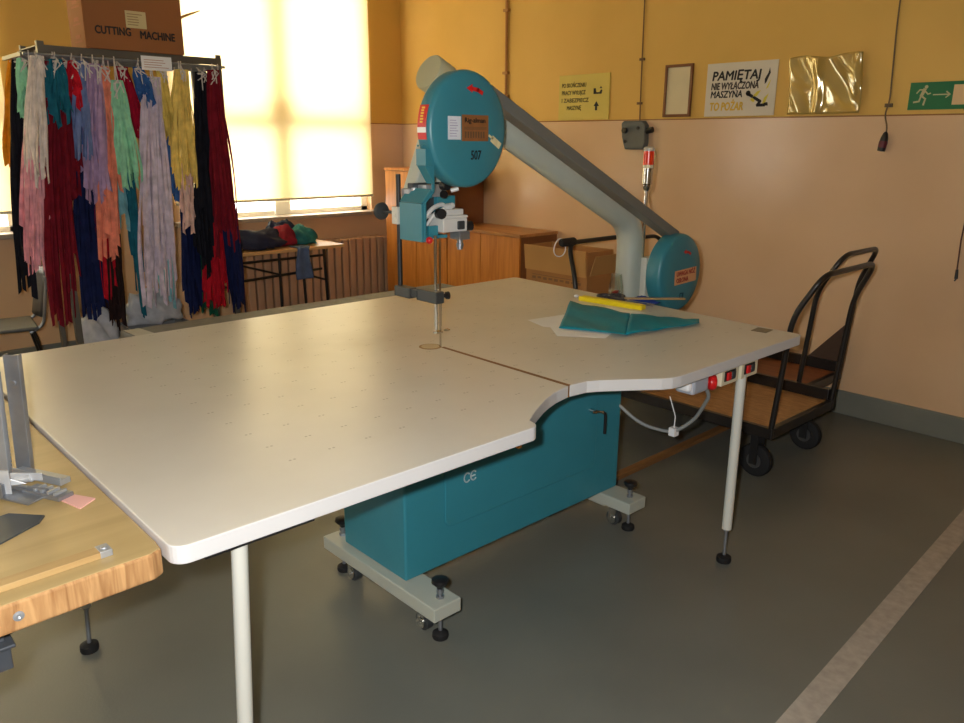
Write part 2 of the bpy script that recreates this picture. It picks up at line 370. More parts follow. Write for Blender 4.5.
for k, (x0, x1) in enumerate(wins):
    w = bpy.data.objects.new('window_%d' % (k+1), None); C.objects.link(w); w.location = ((x0+x1)/2, YW+.15, WZ0); POS[w.name] = w.location.copy(); struct(w)
    f = MB(); y0, y1 = YW+.07, YW+.15; xm = (x0+x1)/2 + (.02 if k == 0 else 0)
    f.box((x0, y0, WZ0), (x0+.07, y1, WZ1)); f.box((x1-.07, y0, WZ0), (x1, y1, WZ1))
    f.box((x0, y0, WZ0), (x1, y1, WZ0+.07)); f.box((x0, y0, WZ1-.07), (x1, y1, WZ1))
    f.box((xm-.075, y0-.02, WZ0), (xm+.075, y1, WZ1)); f.box((x0, y0-.02, 1.70), (x1, y1, 1.81))
    f.box((xm-.11, y0-.03, 1.76), (xm+.11, y1, 1.93))
    f.build('window_frame', FRW, w, bevel=.006)
    for (xa, xb) in ((x0+.07, xm-.075), (xm+.075, x1-.07)):
        for (za, zb) in ((WZ0+.07, 1.70), (1.81, WZ1-.07)):
            g = MB(); g.box((xa, YW+.113, za), (xb, YW+.117, zb)); g.build('window_pane', GLASS, w)
    s = MB(); s.box((x0-.06, YW-.1, WZ0-.005), (x1+.06, YW+.07, WZ0+.03)); s.build('window_sill', SILL, w, bevel=.008)
    t = thing('roller_blind', ['cream roller blind pulled down over the window above the radiator', 'cream roller blind at the left picture edge, left of the cloth rack',
                               'cream roller blind half rolled up on the farthest left window'][k], 'blind', ((x0+x1)/2, YW-.03, 1.1))
    bl = MB(); xa, xb = x0-.03, x1+.004; zb = 1.115 if k < 2 else 2.35       # the farthest blind is half rolled up
    bl.grid(lambda u, v: V((xa+(xb-xa)*u, YW-.025+.004*math.sin(u*19)+.003*math.sin(v*7), zb+(WZ1+.05-zb)*v)), 24, 16)
    bl.build('blind_cloth', BLIND, t, smooth=True)
    c = MB(); c.cyl((xa, YW-.025, zb-.007), (xb, YW-.025, zb-.007), .011, seg=12); c.build('bottom_bar', CREAM, t, smooth=True)
    c = MB(); c.cyl((xa, YW-.04, WZ1+.08), (xb, YW-.04, WZ1+.08), .03, seg=16); c.build('roller_tube', CREAM, t, smooth=True)

# ------------------------------------------------------------------ cutting table
def arc_pts(c, r, a0, a1, k=6): return [(c[0]+r*math.cos(math.radians(a0+(a1-a0)*i/k)), c[1]+r*math.sin(math.radians(a0+(a1-a0)*i/k))) for i in range(k+1)]
tab = thing('cutting_table', 'large cream-topped white-edged cutting table with a notch in its near side', 'table', (1.8, 2.2, 0))
poly = arc_pts((.512, 1.405), .033, 180, 270) + arc_pts((1.468, 1.405), .033, 270, 352) + [(1.506, 1.42), (1.530, 1.435), (1.566, 1.458), (1.61, 1.482), (1.66, 1.508), (1.706, 1.528), (1.76, 1.546), (1.831, 1.560)]
poly += [(1.8395, 2.20), (1.8445, 2.20), (1.838, 1.560), (1.913, 1.552), (1.952, 1.532), (2.05, 1.462), (2.125, 1.405), (2.16, 1.388), (2.2, 1.382)]
poly += arc_pts((3.05, 1.412), .03, 270, 350) + arc_pts((3.157, 3.12), .03, 0, 90) + arc_pts((.509, 3.105), .03, 90, 180)
top = MB(); top.prism(poly, (0, 0, T-.04), X, Y, Z, .04, side_mi=1)
top_o = top.build('tabletop', [M_TABLE, WHITE], tab, bevel=.003, seg=2)
b = MB(); b.prism([(1.8345, 2.20), (1.8495, 2.20), (1.843, 1.561), (1.826, 1.561)], (0, 0, T-.0005), X, Y, Z, .0012); b.box((1.8312, 1.5607, T-.0398), (1.8378, 2.199, T-.0005))
b.build('slot_strip', mat('brown_slot_wood', (128, 88, 44), .6), top_o)
b = MB(); b.lathe([(.001, .0), (.043, 0), (.043, .0012), (.039, .0016), (.001, .0016)], (1.812, 2.236, T-.0004), seg=36); b.build('knife_insert', mat('brass_ring_insert', (150, 118, 66), .5), top_o)
b = MB(); b.lathe([(.001, .0), (.034, 0), (.034, .0016), (.001, .0018)], (1.812, 2.236, T+.0006), seg=36); b.build('insert_disc', mat('insert_disc_cream', (196, 178, 140), .5), top_o)
b = MB(); b.box((2.985, 1.50, T), (3.06, 1.565, T+.002), Matrix.Rotation(.1, 4, 'Z')); b.build('data_plate', mat('dull_nameplate', (118, 112, 92), .4, .3, scale=80, var=.3), top_o, bevel=.001)
b = MB()                                                      # steel frame under the top
b.box((.62, 1.55, T-.075), (1.25, 1.59, T-.04)); b.box((.62, 2.95, T-.075), (3.0, 2.99, T-.04)); b.box((.62, 1.55, T-.075), (.66, 2.99, T-.04)); b.box((3.0, 1.6, T-.075), (3.04, 2.99, T-.04))
b.box((1.48, 1.62, T-.068), (2.56, 2.42, T-.04)); b.box((2.62, 1.42, T-.06), (3.0, 1.6, T-.04)); b.box((.55, 1.40, T-.06), (.8, 1.6, T-.04))
b.build('under_frame', BLACK, tab)
b = MB(); b.box((1.508, 1.465, T-.10), (1.522, 1.50, T-.041)); b.build('wood_spacer', mat('orange_spacer', (206, 130, 40), .5), tab)
for (x, y, r, xb, yb) in ((.637, 1.425, .0175, .592, 1.418), (2.685, 1.425, .019, 2.603, 1.378), (.60, 2.468, .0175, .564, 2.468), (3.05, 2.95, .019, 3.03, 2.95)):
    zb = .16 if r < .018 else .135
    def lg_at(z): return V((xb+(x-xb)*z/T, yb+(y-yb)*z/T, z))
    b = MB(); b.cyl(lg_at(zb), lg_at(T-.04), r, seg=20); lg = b.build('leg', OFFW, tab, smooth=True)
    b = MB(); b.lathe([(.001, 0), (.027, 0), (.029, .006), (.028, .022), (.012, .028), (.001, .028)], (xb, yb, 0), seg=24); b.build('rubber_foot', RUB, lg, smooth=True)
    b = MB(); b.cyl(lg_at(.024), lg_at(zb+.01), .0065, seg=10); b.cyl(lg_at(zb-.008), lg_at(zb), .012, seg=6); b.build('foot_screw', STEEL, lg, smooth=True)
# controls hung under the near edge
b = MB(); b.box((2.345, 1.42, .735), (2.448, 1.50, .809)); cb = b.build('control_box', mat('grey_control_box', (176, 180, 190), .4, var=.04), tab, bevel=.012)
b = MB(); b.box((2.325, 1.425, .75), (2.35, 1.495, .804)); b.build('cable_gland_cover', PAPER, cb, bevel=.016)
b = MB(); b.cyl((2.446, 1.452, .765), (2.458, 1.446, .764), .022, seg=20); b.build('button_collar', BLACK, cb, smooth=True)
b = MB(); b.lathe([(.012, 0), (.014, .012), (.027, .018), (.03, .028), (.026, .04), (.001, .043)], (2.452, 1.444, .763), (.7, -.7, -.05), 24); b.build('stop_button', RED, cb, smooth=True)
for (xa, xb) in ((2.50, 2.62), (2.64, 2.762)):
    b = MB(); b.box((xa, 1.402, .742), (xb, 1.46, .809)); sb = b.build('switch_box', CREAM, tab, bevel=.004)
    xm = xa+(xb-xa)*.22
    b = MB(); b.box((xm-.008, 1.398, .758), (xm+.066, 1.403, .797)); b.build('switch_plate', BLACK, sb, bevel=.002)
    b = MB(); b.box((xm, 1.39, .762), (xm+.024, 1.399, .793)); b.build('red_key', RED, sb, bevel=.003)
    b = MB(); b.box((xm+.034, 1.392, .764), (xm+.058, 1.399, .791)); b.build('black_key', IRON, sb, bevel=.003)
    b = MB(); b.box((xm+.026, 1.3945, .776), (xm+.032, 1.3985, .779)); b.build('switch_mark', WHITE, sb)
pts = bend([(2.5, 1.94, .60), (2.575, 1.925, .535), (2.61, 1.82, .455), (2.61, 1.66, .46), (2.62, 1.57, .54), (2.53, 1.46, .69), (2.47, 1.46, .745)], .16, 7)
b = MB(); b.tube(pts, .0072, 10); cbl = b.build('supply_cable', mat('grey_cable', (150, 152, 150), .45), tab, smooth=True)
p = pts[len(pts)//2]
b = MB(); b.box(p-V((.016, .014, .02)), p+V((.016, .014, .014))); b.tube([p+V((0, 0, .01)), p+V((.004, .0, .06)), p+V((0, .03, .14))], .0022, 6); b.build('cable_tie', PAPER, cbl)

# ------------------------------------------------------------------ band knife machine
mc = thing('band_knife_machine', 'teal band knife cutting machine with round wheel housings and a pale grey arm', 'machine', (2.0, 2.1, 0))
b = MB(); b.box((1.425, 1.905, .15), (2.585, 2.28, .775)); cab = b.build('cabinet', TEAL, mc, bevel=.008, seg=3)
b = MB()
rr = .03
pp = arc_pts((1.60+rr, .292+rr), rr, 180, 270) + arc_pts((2.42-rr, .292+rr), rr, 270, 360) + arc_pts((2.42-rr, .72-rr), rr, 0, 90) + arc_pts((1.60+rr, .72-rr), rr, 90, 180)
b.prism(pp, (0, 1.906, 0), X, Z, -Y, .006); pan = b.build('access_panel', TEAL, cab, bevel=.003)
b = MB(); b.cyl((2.375, 1.90, .552), (2.375, 1.872, .552), .009, seg=12); b.tube(bend([(2.35, 1.872, .555), (2.395, 1.868, .55), (2.42, 1.868, .537)], .02), .006, 8); b.build('latch_stem', CHROME, cab, smooth=True)
b = MB(); b.tube(bend([(2.413, 1.868, .543), (2.432, 1.868, .532), (2.432, 1.868, .445)], .012), [.0065]*9, 10); b.build('latch_handle', BLACK, cab, smooth=True)
ce = MB()
for cx_ in (1.700, 1.731):
    ce.stroke([(cx_+.014*math.cos(a), .457+.017*math.sin(a)) for a in [math.radians(45+27*i) for i in range(11)]], .0055, (0, 1.8995, 0), X, Z, -Y, .0008)
ce.stroke([(1.719, .457), (1.738, .457)], .0055, (0, 1.8995, 0), X, Z, -Y, .0008); ce.build('ce_mark', mat('white_print', (206, 222, 226), .5, var=0), cab)
for (x0, yk, yf, cyn) in ((1.39, 1.71, 2.375, (1.83, 2.25)), (2.478, 1.755, 2.375, (1.87, 2.25))):
    x1 = x0+.115
    b = MB(); b.box((x0, yk, .10), (x1, yf, .15)); b.box((x0+.015, yk+.14, .085), (x1-.015, yk+.27, .10)); bm_ = b.build('base_beam', GREYP, mc, bevel=.004)
    for yy in (yk+.045, yf-.042):
        xc = x0+.062
        b = MB(); b.lathe([(.001, 0), (.026, 0), (.028, .006), (.027, .018), (.012, .028), (.001, .028)], (xc, yy, 0), seg=24); b.build('levelling_foot', RUB, bm_, smooth=True)
        b = MB(); b.cyl((xc, yy, .026), (xc, yy, .185), .007, seg=12); b.cyl((xc, yy, .15), (xc, yy, .16), .014, seg=6); b.cyl((xc, yy, .17), (xc, yy, .182), .012, seg=12); b.build('foot_screw', STEEL, bm_, smooth=True)
        b = MB(); b.lathe([(.010, 0), (.013, .008), (.027, .02), (.030, .026), (.028, .034), (.02, .038), (.001, .039)], (xc, yy, .185), seg=9); b.build('adjusting_knob', BLACK, bm_, smooth=True)
    for yy in cyn:
        xc = x0+.055
        b = MB(); b.cyl((xc-.012, yy, .033), (xc+.012, yy, .033), .033, seg=20); b.build('caster_wheel', IRON, bm_, smooth=True)
        b = MB(); b.box((xc-.019, yy-.018, .028), (xc-.014, yy+.018, .086)); b.box((xc+.014, yy-.018, .028), (xc+.019, yy+.018, .086)); b.box((xc-.019, yy-.022, .08), (xc+.019, yy+.022, .088))
        b.cyl((xc-.022, yy, .03), (xc+.022, yy, .03), .007, seg=10); b.cyl((xc-.021, yy, .03), (xc-.013, yy, .03), .02, seg=18); b.build('caster_fork', CHROME, bm_, smooth=True)
# arm: sloping tube bent down into the column behind the table edge
YA = 2.46
b = MB(); P0 = V((2.005, YA, 1.853)); P1 = V((3.335, YA, 1.205)); P2 = V((3.335, YA, .40))
b.tube(bend([P0, P1, P2], .13, 10), .069, 28); arm = b.build('arm_column', PALE, mc, smooth=True)
d = (P0-P1).normalized()
b = MB(); b.lathe([(.001, 0), (.0705, 0), (.0705, .082), (.066, .088), (.001, .09)], P0-d*.08, d, 32); b.build('arm_end_cap', CAPM, arm, smooth=True)
b = MB(); b.box((2.45, YA-.05, .42), (3.33, YA+.05, .52)); b.box((2.45, 2.26, .42), (2.55, YA+.05, .52)); b.build('column_support', BLACK, arm, bevel=.003)
# tapered head plate
b = MB()
b.prism([(2.03, 1.80), (1.852, 1.36), (2.03, 1.36), (2.12, 1.78)], (0, 2.475, 0), X, Z, -Y, .07); b.build('head_bracket', PALE, mc, bevel=.006)
b = MB(); b.box((1.82, 2.36, 1.375), (1.862, 2.41, 1.43)); b.box((1.855, 2.30, 1.40), (1.93, 2.41, 1.445)); b.cyl((1.84, 2.355, 1.36), (1.84, 2.355, 1.435), .011, seg=14); b.build('head_bracket_fitting', ALU, mc, bevel=.003)
# upper wheel housing (faces -y)
hc = V((1.950, 2.243, 1.642)); HX = .186/.203
b = MB(); b.lathe([(.001, 0), (.19, 0), (.2, .006), (.203, .012), (.203, .056), (.198, .068), (.186, .075), (.10, .0775), (.001, .078)], hc, -Y, 64)
for v in b.bm.verts: v.co.x = hc.x+(v.co.x-hc.x)*HX
head = b.build('wheel_housing', TEAL_L, mc, smooth=True, sharp=.9)
yf = hc.y-.0785
def on_head(dx, dz): return (hc.x+dx, yf, hc.z+dz)
b = MB(); b.stroke([(2.005, 1.768), (1.985, 1.777), (1.955, 1.781)], .014, (0, yf, 0), X, Z, -Y); b.prism([(1.958, 1.767), (1.958, 1.796), (1.930, 1.782)], (0, yf, 0), X, Z, -Y, .001); b.build('direction_arrow', REDST, head)
b = MB(); b.box((1.845, yf-.0012, 1.607), (1.903, yf+.002, 1.686)); b.build('paper_label', PAPERB, head)
b = MB()
for i in range(7): b.box((1.852, yf-.002, 1.618+i*.0088), (1.852+random.uniform(.028, .044), yf-.001, 1.620+i*.0088))
b.build('label_writing', mat('lilac_ink', (150, 140, 176), .7, var=0), head)
b = MB(); b.box((1.909, yf-.0015, 1.602), (2.036, yf+.002, 1.692)); b.build('brown_label', mat('brown_foil_label', (150, 98, 56), .42, .2, var=.08, scale=40), head)
text('label_heading', 'Rig-alman', INK, head, (1.921, yf-.002, 1.666), X, Z, -Y, .098, .017)
b = MB()
for i in range(3): b.box((1.919, yf-.0022, 1.649-i*.0035), (2.026, yf-.0012, 1.6505-i*.0035))
for i in range(8): b.box((1.922+i*.0125, yf-.0022, 1.613), (1.929+i*.0125, yf-.0012, 1.635))
b.build('label_small_print', mat('label_print', (104, 76, 50), .6, var=0), head)
text('number_marking', '507', INK, head, (1.95, yf-.0016, 1.538), X, Z, -Y, .05, .033, shear=.08)
b = MB(); b.stroke([(2.042, 1.622), (2.06, 1.612)], .008, (0, yf+.0005, 0), X, Z, -Y); b.stroke([(2.06, 1.609), (2.092, 1.588)], .024, (0, yf+.0005, 0), X, Z, -Y); b.build('tape_scrap', mat('cream_tape', (222, 208, 160), .5, var=.12, scale=40), head)
def rim_patch(name, m, a0, a1, y0, y1, rr=.2045):
    g = MB(); g.grid(lambda u, v: V((hc.x+HX*rr*math.cos(math.radians(a0+(a1-a0)*u)), y0+(y1-y0)*v, hc.z+rr*math.sin(math.radians(a0+(a1-a0)*u)))), 8, 1); return g.build(name, m, head, solid=.001)
rim_patch('red_sticker', REDST, 157, 190, 2.185, 2.232)
rim_patch('sticker_band', mat('white_reflective', (235, 235, 228), .3), 178.5, 183.5, 2.185, 2.232, .2058)
g = MB()
for k in range(6):
    a = math.radians(160+k*2.7); g.box((hc.x+HX*.2055*math.cos(a)-.001, 2.202+.002*(k % 2), hc.z+.2055*math.sin(a)-.003), (hc.x+HX*.2055*math.cos(a)+.001, 2.218, hc.z+.2055*math.sin(a)+.003))
g.build('sticker_lettering', mat('yellow_print', (236, 190, 60), .5, var=0), head)
b = MB(); b.box((1.757, 2.182, 1.518), (1.80, 2.236, 1.575)); b.prism([(1.757, 1.518), (1.80, 1.518), (1.80, 1.455)], (0, 2.232, 0), X, Z, -Y, .046)
for yy in (2.195, 2.225): b.ball((1.758, yy, 1.585), .004, seg=8)
b.box((1.80, 2.20, 1.43), (1.812, 2.206, 1.53))
b.build('blade_duct', TEAL_L, mc, bevel=.003)
# band guard channel along the arm, between the wheel housings
b = MB(); q0, q1 = V((2.08, 2.25, 1.795)), V((3.40, 2.25, 1.158)); dd = (q1-q0).normalized(); nn = V((-dd.z, 0, dd.x))*-1
if nn.z < 0: nn = -nn
for (a, t0, t1) in ((0, -.03, .0),):
    b.prism([(0, 0), ((q1-q0).length, 0), ((q1-q0).length, .048), (0, .048)], q0-nn*.03+Y*.035, dd, nn, -Y, .07)
b.build('band_guard', GUARD, mc, bevel=.005)
# lower wheel housing beside the table
rc = V((3.374, 2.258, .975)); RX = .184/.194
b = MB(); b.lathe([(.001, 0), (.18, 0), (.19, .006), (.194, .012), (.194, .071), (.188, .083), (.176, .09), (.10, .0925), (.001, .093)], rc, -Y, 64)
for v in b.bm.verts: v.co.x = rc.x+(v.co.x-rc.x)*RX
low = b.build('wheel_housing', TEAL_L, mc, smooth=True, sharp=.9)
yl = rc.y-.0935
b = MB(); b.stroke([(3.44, 1.066), (3.42, 1.076), (3.395, 1.079)], .012, (0, yl, 0), X, Z, -Y); b.prism([(3.398, 1.067), (3.398, 1.092), (3.378, 1.08)], (0, yl, 0), X, Z, -Y, .001); b.build('direction_arrow', REDST, low)
du = V((.995, 0, .04)).normalized(); dv = V((-.04, 0, .995)).normalized(); so = V((3.315, yl-.0005, .918))
b = MB(); b.prism([(0, 0), (.19, 0), (.19, .072), (0, .072)], so, du, dv, -Y, .001); b.build('warning_label', mat('peach_label', (216, 160, 112), .5, var=.03), low)
DR = mat('dark_red_print', (150, 44, 34), .5, var=0)
text('warning_lettering', 'UWAGA NÓŻ\nOSŁONA', DR, low, so+du*.015+dv*.01-Y*.001, du, dv, -Y, .16, .056, bold=.03)
b = MB(); b.stroke([(3.372, .842), (3.372, .872), (3.392, .872), (3.392, .842), (3.372, .842)], .005, (0, yl, 0), X, Z, -Y); b.stroke([(3.40, .872), (3.40, .845), (3.412, .845)], .005, (0, yl, 0), X, Z, -Y); b.build('outline_mark', mat('dark_teal_print', (20, 70, 84), .6, var=0), low)
b = MB(); b.box((3.345, 2.36, .80), (3.43, 2.40, 1.032)); b.ball((3.352, 2.358, .93), .012, seg=10); b.build('mounting_bracket', OFFW, mc, bevel=.004)
# signal lamp on a chrome pole
sx, sy = 3.462, 2.47
b = MB(); b.cyl((sx, sy, .85), (sx, sy, 1.40), .0095, seg=14); b.lathe([(.012, 1.36), (.02, 1.375), (.02, 1.39), (.026, 1.395), (.026, 1.475), (.001, 1.475)], (sx, sy, 0), seg=24); sl = b.build('signal_pole', CHROME, mc, smooth=True)
b = MB(); b.cyl((sx, sy, 1.475), (sx, sy, 1.492), .027, seg=24); b.build('lamp_base', CREAM, sl, smooth=True)
b = MB(); b.cyl((sx, sy, 1.492), (sx, sy, 1.56), .028, seg=24); b.build('red_lens', mat('orange_red_lens', (240, 60, 24), .25, var=.02, coat=.4), sl, smooth=True)
b = MB(); b.lathe([(.029, 0), (.029, .014), (.02, .022), (.001, .024)], (sx, sy, 1.56), seg=24); b.build('lamp_cap', mat('clear_grey_cap', (190, 186, 176), .3), sl, smooth=True)
# knife head
b = MB()
prof = [(2.39, 1.243), (2.255, 1.243), (2.255, 1.383), (2.285, 1.426), (2.39, 1.426)]
b.prism([(2.39, 1.243), (2.255, 1.243), (2.255, 1.383), (2.39, 1.383)], (1.795, 0, 0), Y, Z, X, .010)
b.prism([(1.795, 1.384), (1.805, 1.384), (1.85, 1.428), (1.84, 1.434)], (0, 2.39, 0), X, Z, -Y, .135)
b.prism([(1.806, 1.243), (1.818, 1.243), (1.818, 1.384), (1.86, 1.424), (1.852, 1.428), (1.806, 1.384)], (0, 2.262, 0), X, Z, -Y, .007)
b.box((1.841, 2.262, 1.40), (1.852, 2.39, 1.426))
gb = b.build('guide_box', TEAL_L, mc, bevel=.003)
b = MB(); b.box((1.83, 2.27, 1.25), (1.93, 2.39, 1.262)); b.box((1.83, 2.255, 1.262), (1.872, 2.27, 1.30)); b.box((1.93, 2.33, 1.262), (2.02, 2.39, 1.40)); b.build('guide_floor', TEAL, gb, bevel=.002)
b = MB(); b.box((1.83, 2.35, 1.262), (1.98, 2.385, 1.45)); b.build('guide_backplate', IRON, gb, bevel=.004)
b = MB(); b.tube(bend([(1.838, 2.30, 1.318), (1.875, 2.29, 1.365), (1.93, 2.29, 1.375), (1.945, 2.30, 1.34)], .03), .0085, 8); b.tube(bend([(1.836, 2.28, 1.30), (1.87, 2.27, 1.348), (1.915, 2.27, 1.36)], .03), .006, 8); b.build('guide_tube', SATIN, gb, smooth=True)
b = MB(); b.box((1.872, 2.225, 1.275), (1.99, 2.315, 1.325)); b.prism([(1.855, 1.325), (1.99, 1.325), (1.99, 1.335), (1.87, 1.34)], (0, 2.32, 0), X, Z, -Y, .1); b.box((1.905, 2.24, 1.335), (1.985, 2.31, 1.357)); sc_ = b.build('clamp_slide', SATIN, mc, bevel=.004)
b = MB(); b.box((1.94, 2.21, 1.245), (1.99, 2.27, 1.275)); b.cyl((1.965, 2.24, 1.205), (1.965, 2.24, 1.245), .011, seg=14); b.cyl((1.965, 2.24, 1.215), (1.965, 2.24, 1.23), .014, seg=14); b.build('guide_nut', STEEL, sc_, bevel=.002)
b = MB(); b.box((1.938, 2.217, 1.283), (1.972, 2.226, 1.315)); b.build('roller_guide', IRON, sc_, bevel=.004)
for (p, q, r) in (((1.985, 2.245, 1.292), (2.022, 2.24, 1.291), .019), ((1.868, 2.245, 1.345), (1.86, 2.22, 1.345), .019), ((1.905, 2.27, 1.443), (1.905, 2.24, 1.443), .016), ((1.898, 2.26, 1.412), (1.898, 2.245, 1.412), .014)):
    b = MB(); b.cyl(p, q, r, seg=14); b.build('clamp_knob', BLACK, sc_, smooth=True)
b = MB(); b.cyl((1.93, 2.25, 1.425), (1.95, 2.23, 1.433), .008, seg=10); b.build('adjusting_screw', SATIN, sc_, smooth=True)
b = MB(); b.cyl((1.935, 2.28, 1.36), (1.935, 2.245, 1.372), .016, .01, seg=14); b.build('adjusting_screw', SATIN, sc_, smooth=True)
b = MB(); b.ball((1.821, 2.245, 1.25), .0135, seg=14); b.build('red_knob', RED, gb, smooth=True)
b = MB(); b.cyl((1.81, 2.413, 1.02), (1.81, 2.413, 1.482), .0092, seg=16); b.build('guide_post', BLACK, mc, smooth=True)
b = MB(); b.box((1.79, 2.396, 1.298), (1.83, 2.432, 1.362)); b.cyl((1.789, 2.41, 1.33), (1.785, 2.41, 1.33), .009, seg=6); cl = b.build('post_clamp', OFFW, mc, bevel=.003)
b = MB(); b.cyl((1.81, 2.43, 1.338), (1.81, 2.51, 1.338), .006, seg=10); b.lathe([(.008, 0), (.03, .006), (.034, .012), (.032, .022), (.02, .03), (.001, .031)], (1.81, 2.51, 1.338), (0, 1, 0), 24); b.build('clamp_handle', IRON, cl, smooth=True)
b = MB(); b.box((1.792, 2.335, 1.022), (1.83, 2.43, 1.062)); b.box((1.80, 2.30, 1.03), (1.822, 2.34, 1.058)); b.box((1.805, 2.19, 1.02), (1.845, 2.31, 1.065)); fb = b.build('foot_bar', IRON, mc, bevel=.004)
b = MB(); b.cyl((1.845, 2.21, 1.045), (1.862, 2.205, 1.045), .007, seg=10); b.lathe([(.009, 0), (.014, .003), (.015, .014), (.001, .018)], (1.862, 2.205, 1.045), (1, -.2, 0), 16); b.build('foot_bar_knob', BLACK, fb, smooth=True)
b = MB(); b.cyl((1.83, 2.222, .915), (1.83, 2.222, 1.27), .0062, seg=12); b.cyl((1.848, 2.215, .93), (1.848, 2.215, 1.03), .0035, seg=8); pf = b.build('presser_bar', CHROME, mc, smooth=True)
b = MB(); b.box((1.815, 2.20, .905), (1.846, 2.222, .912)); b.ball((1.864, 2.20, .914), .011, (1.3, 1, .4), 12); b.build('presser_foot', CHROME, pf, smooth=True)
b = MB(); b.box((1.8355, 2.2085, T-.05), (1.8445, 2.2093, 1.262)); b.build('knife_blade', CHROME, mc)

# ------------------------------------------------------------------ things lying on the cutting table
def sheet(name, corners, z, m, label, cat, curl=.004, group=None):
    a, bb, c, d_ = [V((p[0], p[1], 0)) for p in corners]
    g = MB(); g.grid(lambda u, v: (a*(1-u)+bb*u)*(1-v)+(d_*(1-u)+c*u)*v + Z*(z+curl*(math.sin(u*5+v*3)*.5+.5)*(u*v+.2)), 10, 8)
    return tag(g.build(name, m, solid=.0008), label, cat, group)
sheet('paper_sheet', [(2.42, 2.31), (2.38, 2.18), (2.52, 1.90), (2.62, 2.28)], T+.001, PAPER, 'white paper poking out left of the teal plastic sheet on the table', 'paper', .003)
sheet('paper_sheet', [(2.30, 2.03), (2.42, 1.88), (2.60, 1.95), (2.40, 2.16)], T+.001, PAPER, 'white paper peeping out in front of the teal plastic sheet on the table', 'paper', .003)
sheet('paper_sheet', [(2.68, 2.30), (2.68, 2.10), (2.92, 2.05), (2.92, 2.24)], T+.001, PAPER, 'white paper behind the teal plastic sheet, before the yellow case', 'paper', .004)
TSH = mat('teal_plastic_sheet', (2, 132, 152), .5, var=.08, scale=9, spec=.25)
g = MB()
def tealf(u, v):
    A, B_, C_, D_ = V((2.40, 2.11, 0)), V((2.50, 1.83, 0)), V((2.82, 2.06, 0)), V((2.77, 2.37, 0))
    p = (A*(1-u)+B_*u)*(1-v)+(D_*(1-u)+C_*u)*v
    z = .004+.022*v*v*(1-u*.9) + .007*abs(math.sin(u*5+v*2))*(v*.8+.2) + .005*math.sin(v*6+u*2)**2
    return p+Z*(T+z)
g.grid(tealf, 18, 14)
def tealf2(u, v):
    A, B_, C_, D_ = V((2.50, 1.84, 0)), V((2.90, 1.755, 0)), V((2.97, 1.80, 0)), V((2.80, 2.04, 0))
    p = (A*(1-u)+B_*u)*(1-v)+(D_*(1-u)+C_*u)*v
    z = .007+.012*math.sin(v*3.1)*(1-u)+.005*abs(math.sin(u*8+v*3)) + .012*v*(1-u)**2
    return p+Z*(T+z)
g.grid(tealf2, 18, 10)
tag(g.build('plastic_sheet', TSH, smooth=True, solid=.0012, sharp=1.2), 'crumpled glossy teal plastic sheet spread on the cutting table', 'plastic sheet')
t = thing('tool_case', 'long bright yellow case lying behind the teal plastic sheet', 'case', (2.95, 2.27, T))
ang = math.atan2(2.13-2.43, 2.965-2.93)
def rbox(lo, hi, c, a): 
    b = MB(); b.box(V(lo)+V(c), V(hi)+V(c), Matrix.Rotation(a, 4, 'Z'), V(c)); return b
rbox((-.18, -.022, 0), (.17, .022, .022), (2.968, 2.275, T), ang).build('case_body', YEL, t, bevel=.004)
rbox((-.17, -.016, .022), (.16, .016, .0245), (2.968, 2.275, T), ang).build('case_lid', YEL, t, bevel=.002)
t = thing('scissors', 'dark-handled scissors resting beside the yellow case', 'scissors', (3.0, 2.26, T))
CH = mat('charcoal_handle', (52, 50, 56), .45)
for (cx_, cy_, q0, q1) in ((3.03, 2.37, (3.03, 2.335), (3.03, 2.25)), (3.075, 2.33, (3.07, 2.30), (3.04, 2.25))):
    b = MB(); b.tube([(cx_+.026*math.cos(a)*1.3, cy_+.034*math.sin(a), T+.022) for a in [k*math.pi/8 for k in range(16)]], .008, 8, True)
    b.tube([(*q0, T+.022), (*q1, T+.019)], .009, 8); b.build('handle', CH, t, smooth=True)
b = MB(); b.prism([(-.008, 0), (.008, 0), (.002, -.17)], (3.035, 2.26, T+.012), X, Y, Z, .003); b.build('blade', STEEL, t)
b = MB(); b.prism([(-.008, 0), (.008, 0), (.0, -.16)], (3.04, 2.255, T+.016), V((.98, .17, 0)), V((-.17, .98, 0)), Z, .003); b.build('blade', STEEL, t)
t = thing('glass_jar', 'small clear glass jar with red bits standing before the grey column', 'jar', (3.115, 2.37, T))
jc = V((3.115, 2.37, T))
b = MB(); b.lathe([(.001, .001), (.034, .001), (.037, .006), (.036, .06), (.027, .105), (.027, .122), (.026, .122)], jc, seg=28)
for f in [f for f in b.bm.faces if len(f.verts) > 4 and f.calc_center_median().z > T+.1]: b.bm.faces.remove(f); b.build('jar_body', JARG, t, smooth=True)
b = MB()
for i in range(26):
    a = random.uniform(0, 6.28); r = random.uniform(0, .019); b.ball(jc+V((r*math.cos(a), r*math.sin(a), .012+random.uniform(0, .03))), .0065, (1, .8, .7), 8)
o = b.build('jar_contents', mat('red_beads', (186, 48, 36), .5), t, smooth=True); o['kind'] = 'stuff'
b = MB(); b.box((2.98, 2.13, T+.028), (3.27, 2.155, T+.034), Matrix.Rotation(-.75, 4, 'Z')); tag(b.build('wooden_ruler', BATT, bevel=.001), 'thin wooden ruler overhanging the table edge by the lower teal wheel', 'ruler')
g = MB(); g.grid(lambda u, v: V((3.06+.11*u, 2.20+.09*v-.06*u, T+.003+.03*math.sin(u*3.1)*math.sin(v*3.1)+.004*math.sin(u*14+v*9))), 12, 10)
tag(g.build('cloth_scrap', mat('royal_blue_cloth', (28, 58, 132), .7), smooth=True, solid=.003), 'small blue cloth scrap between jar and wooden ruler', 'cloth')
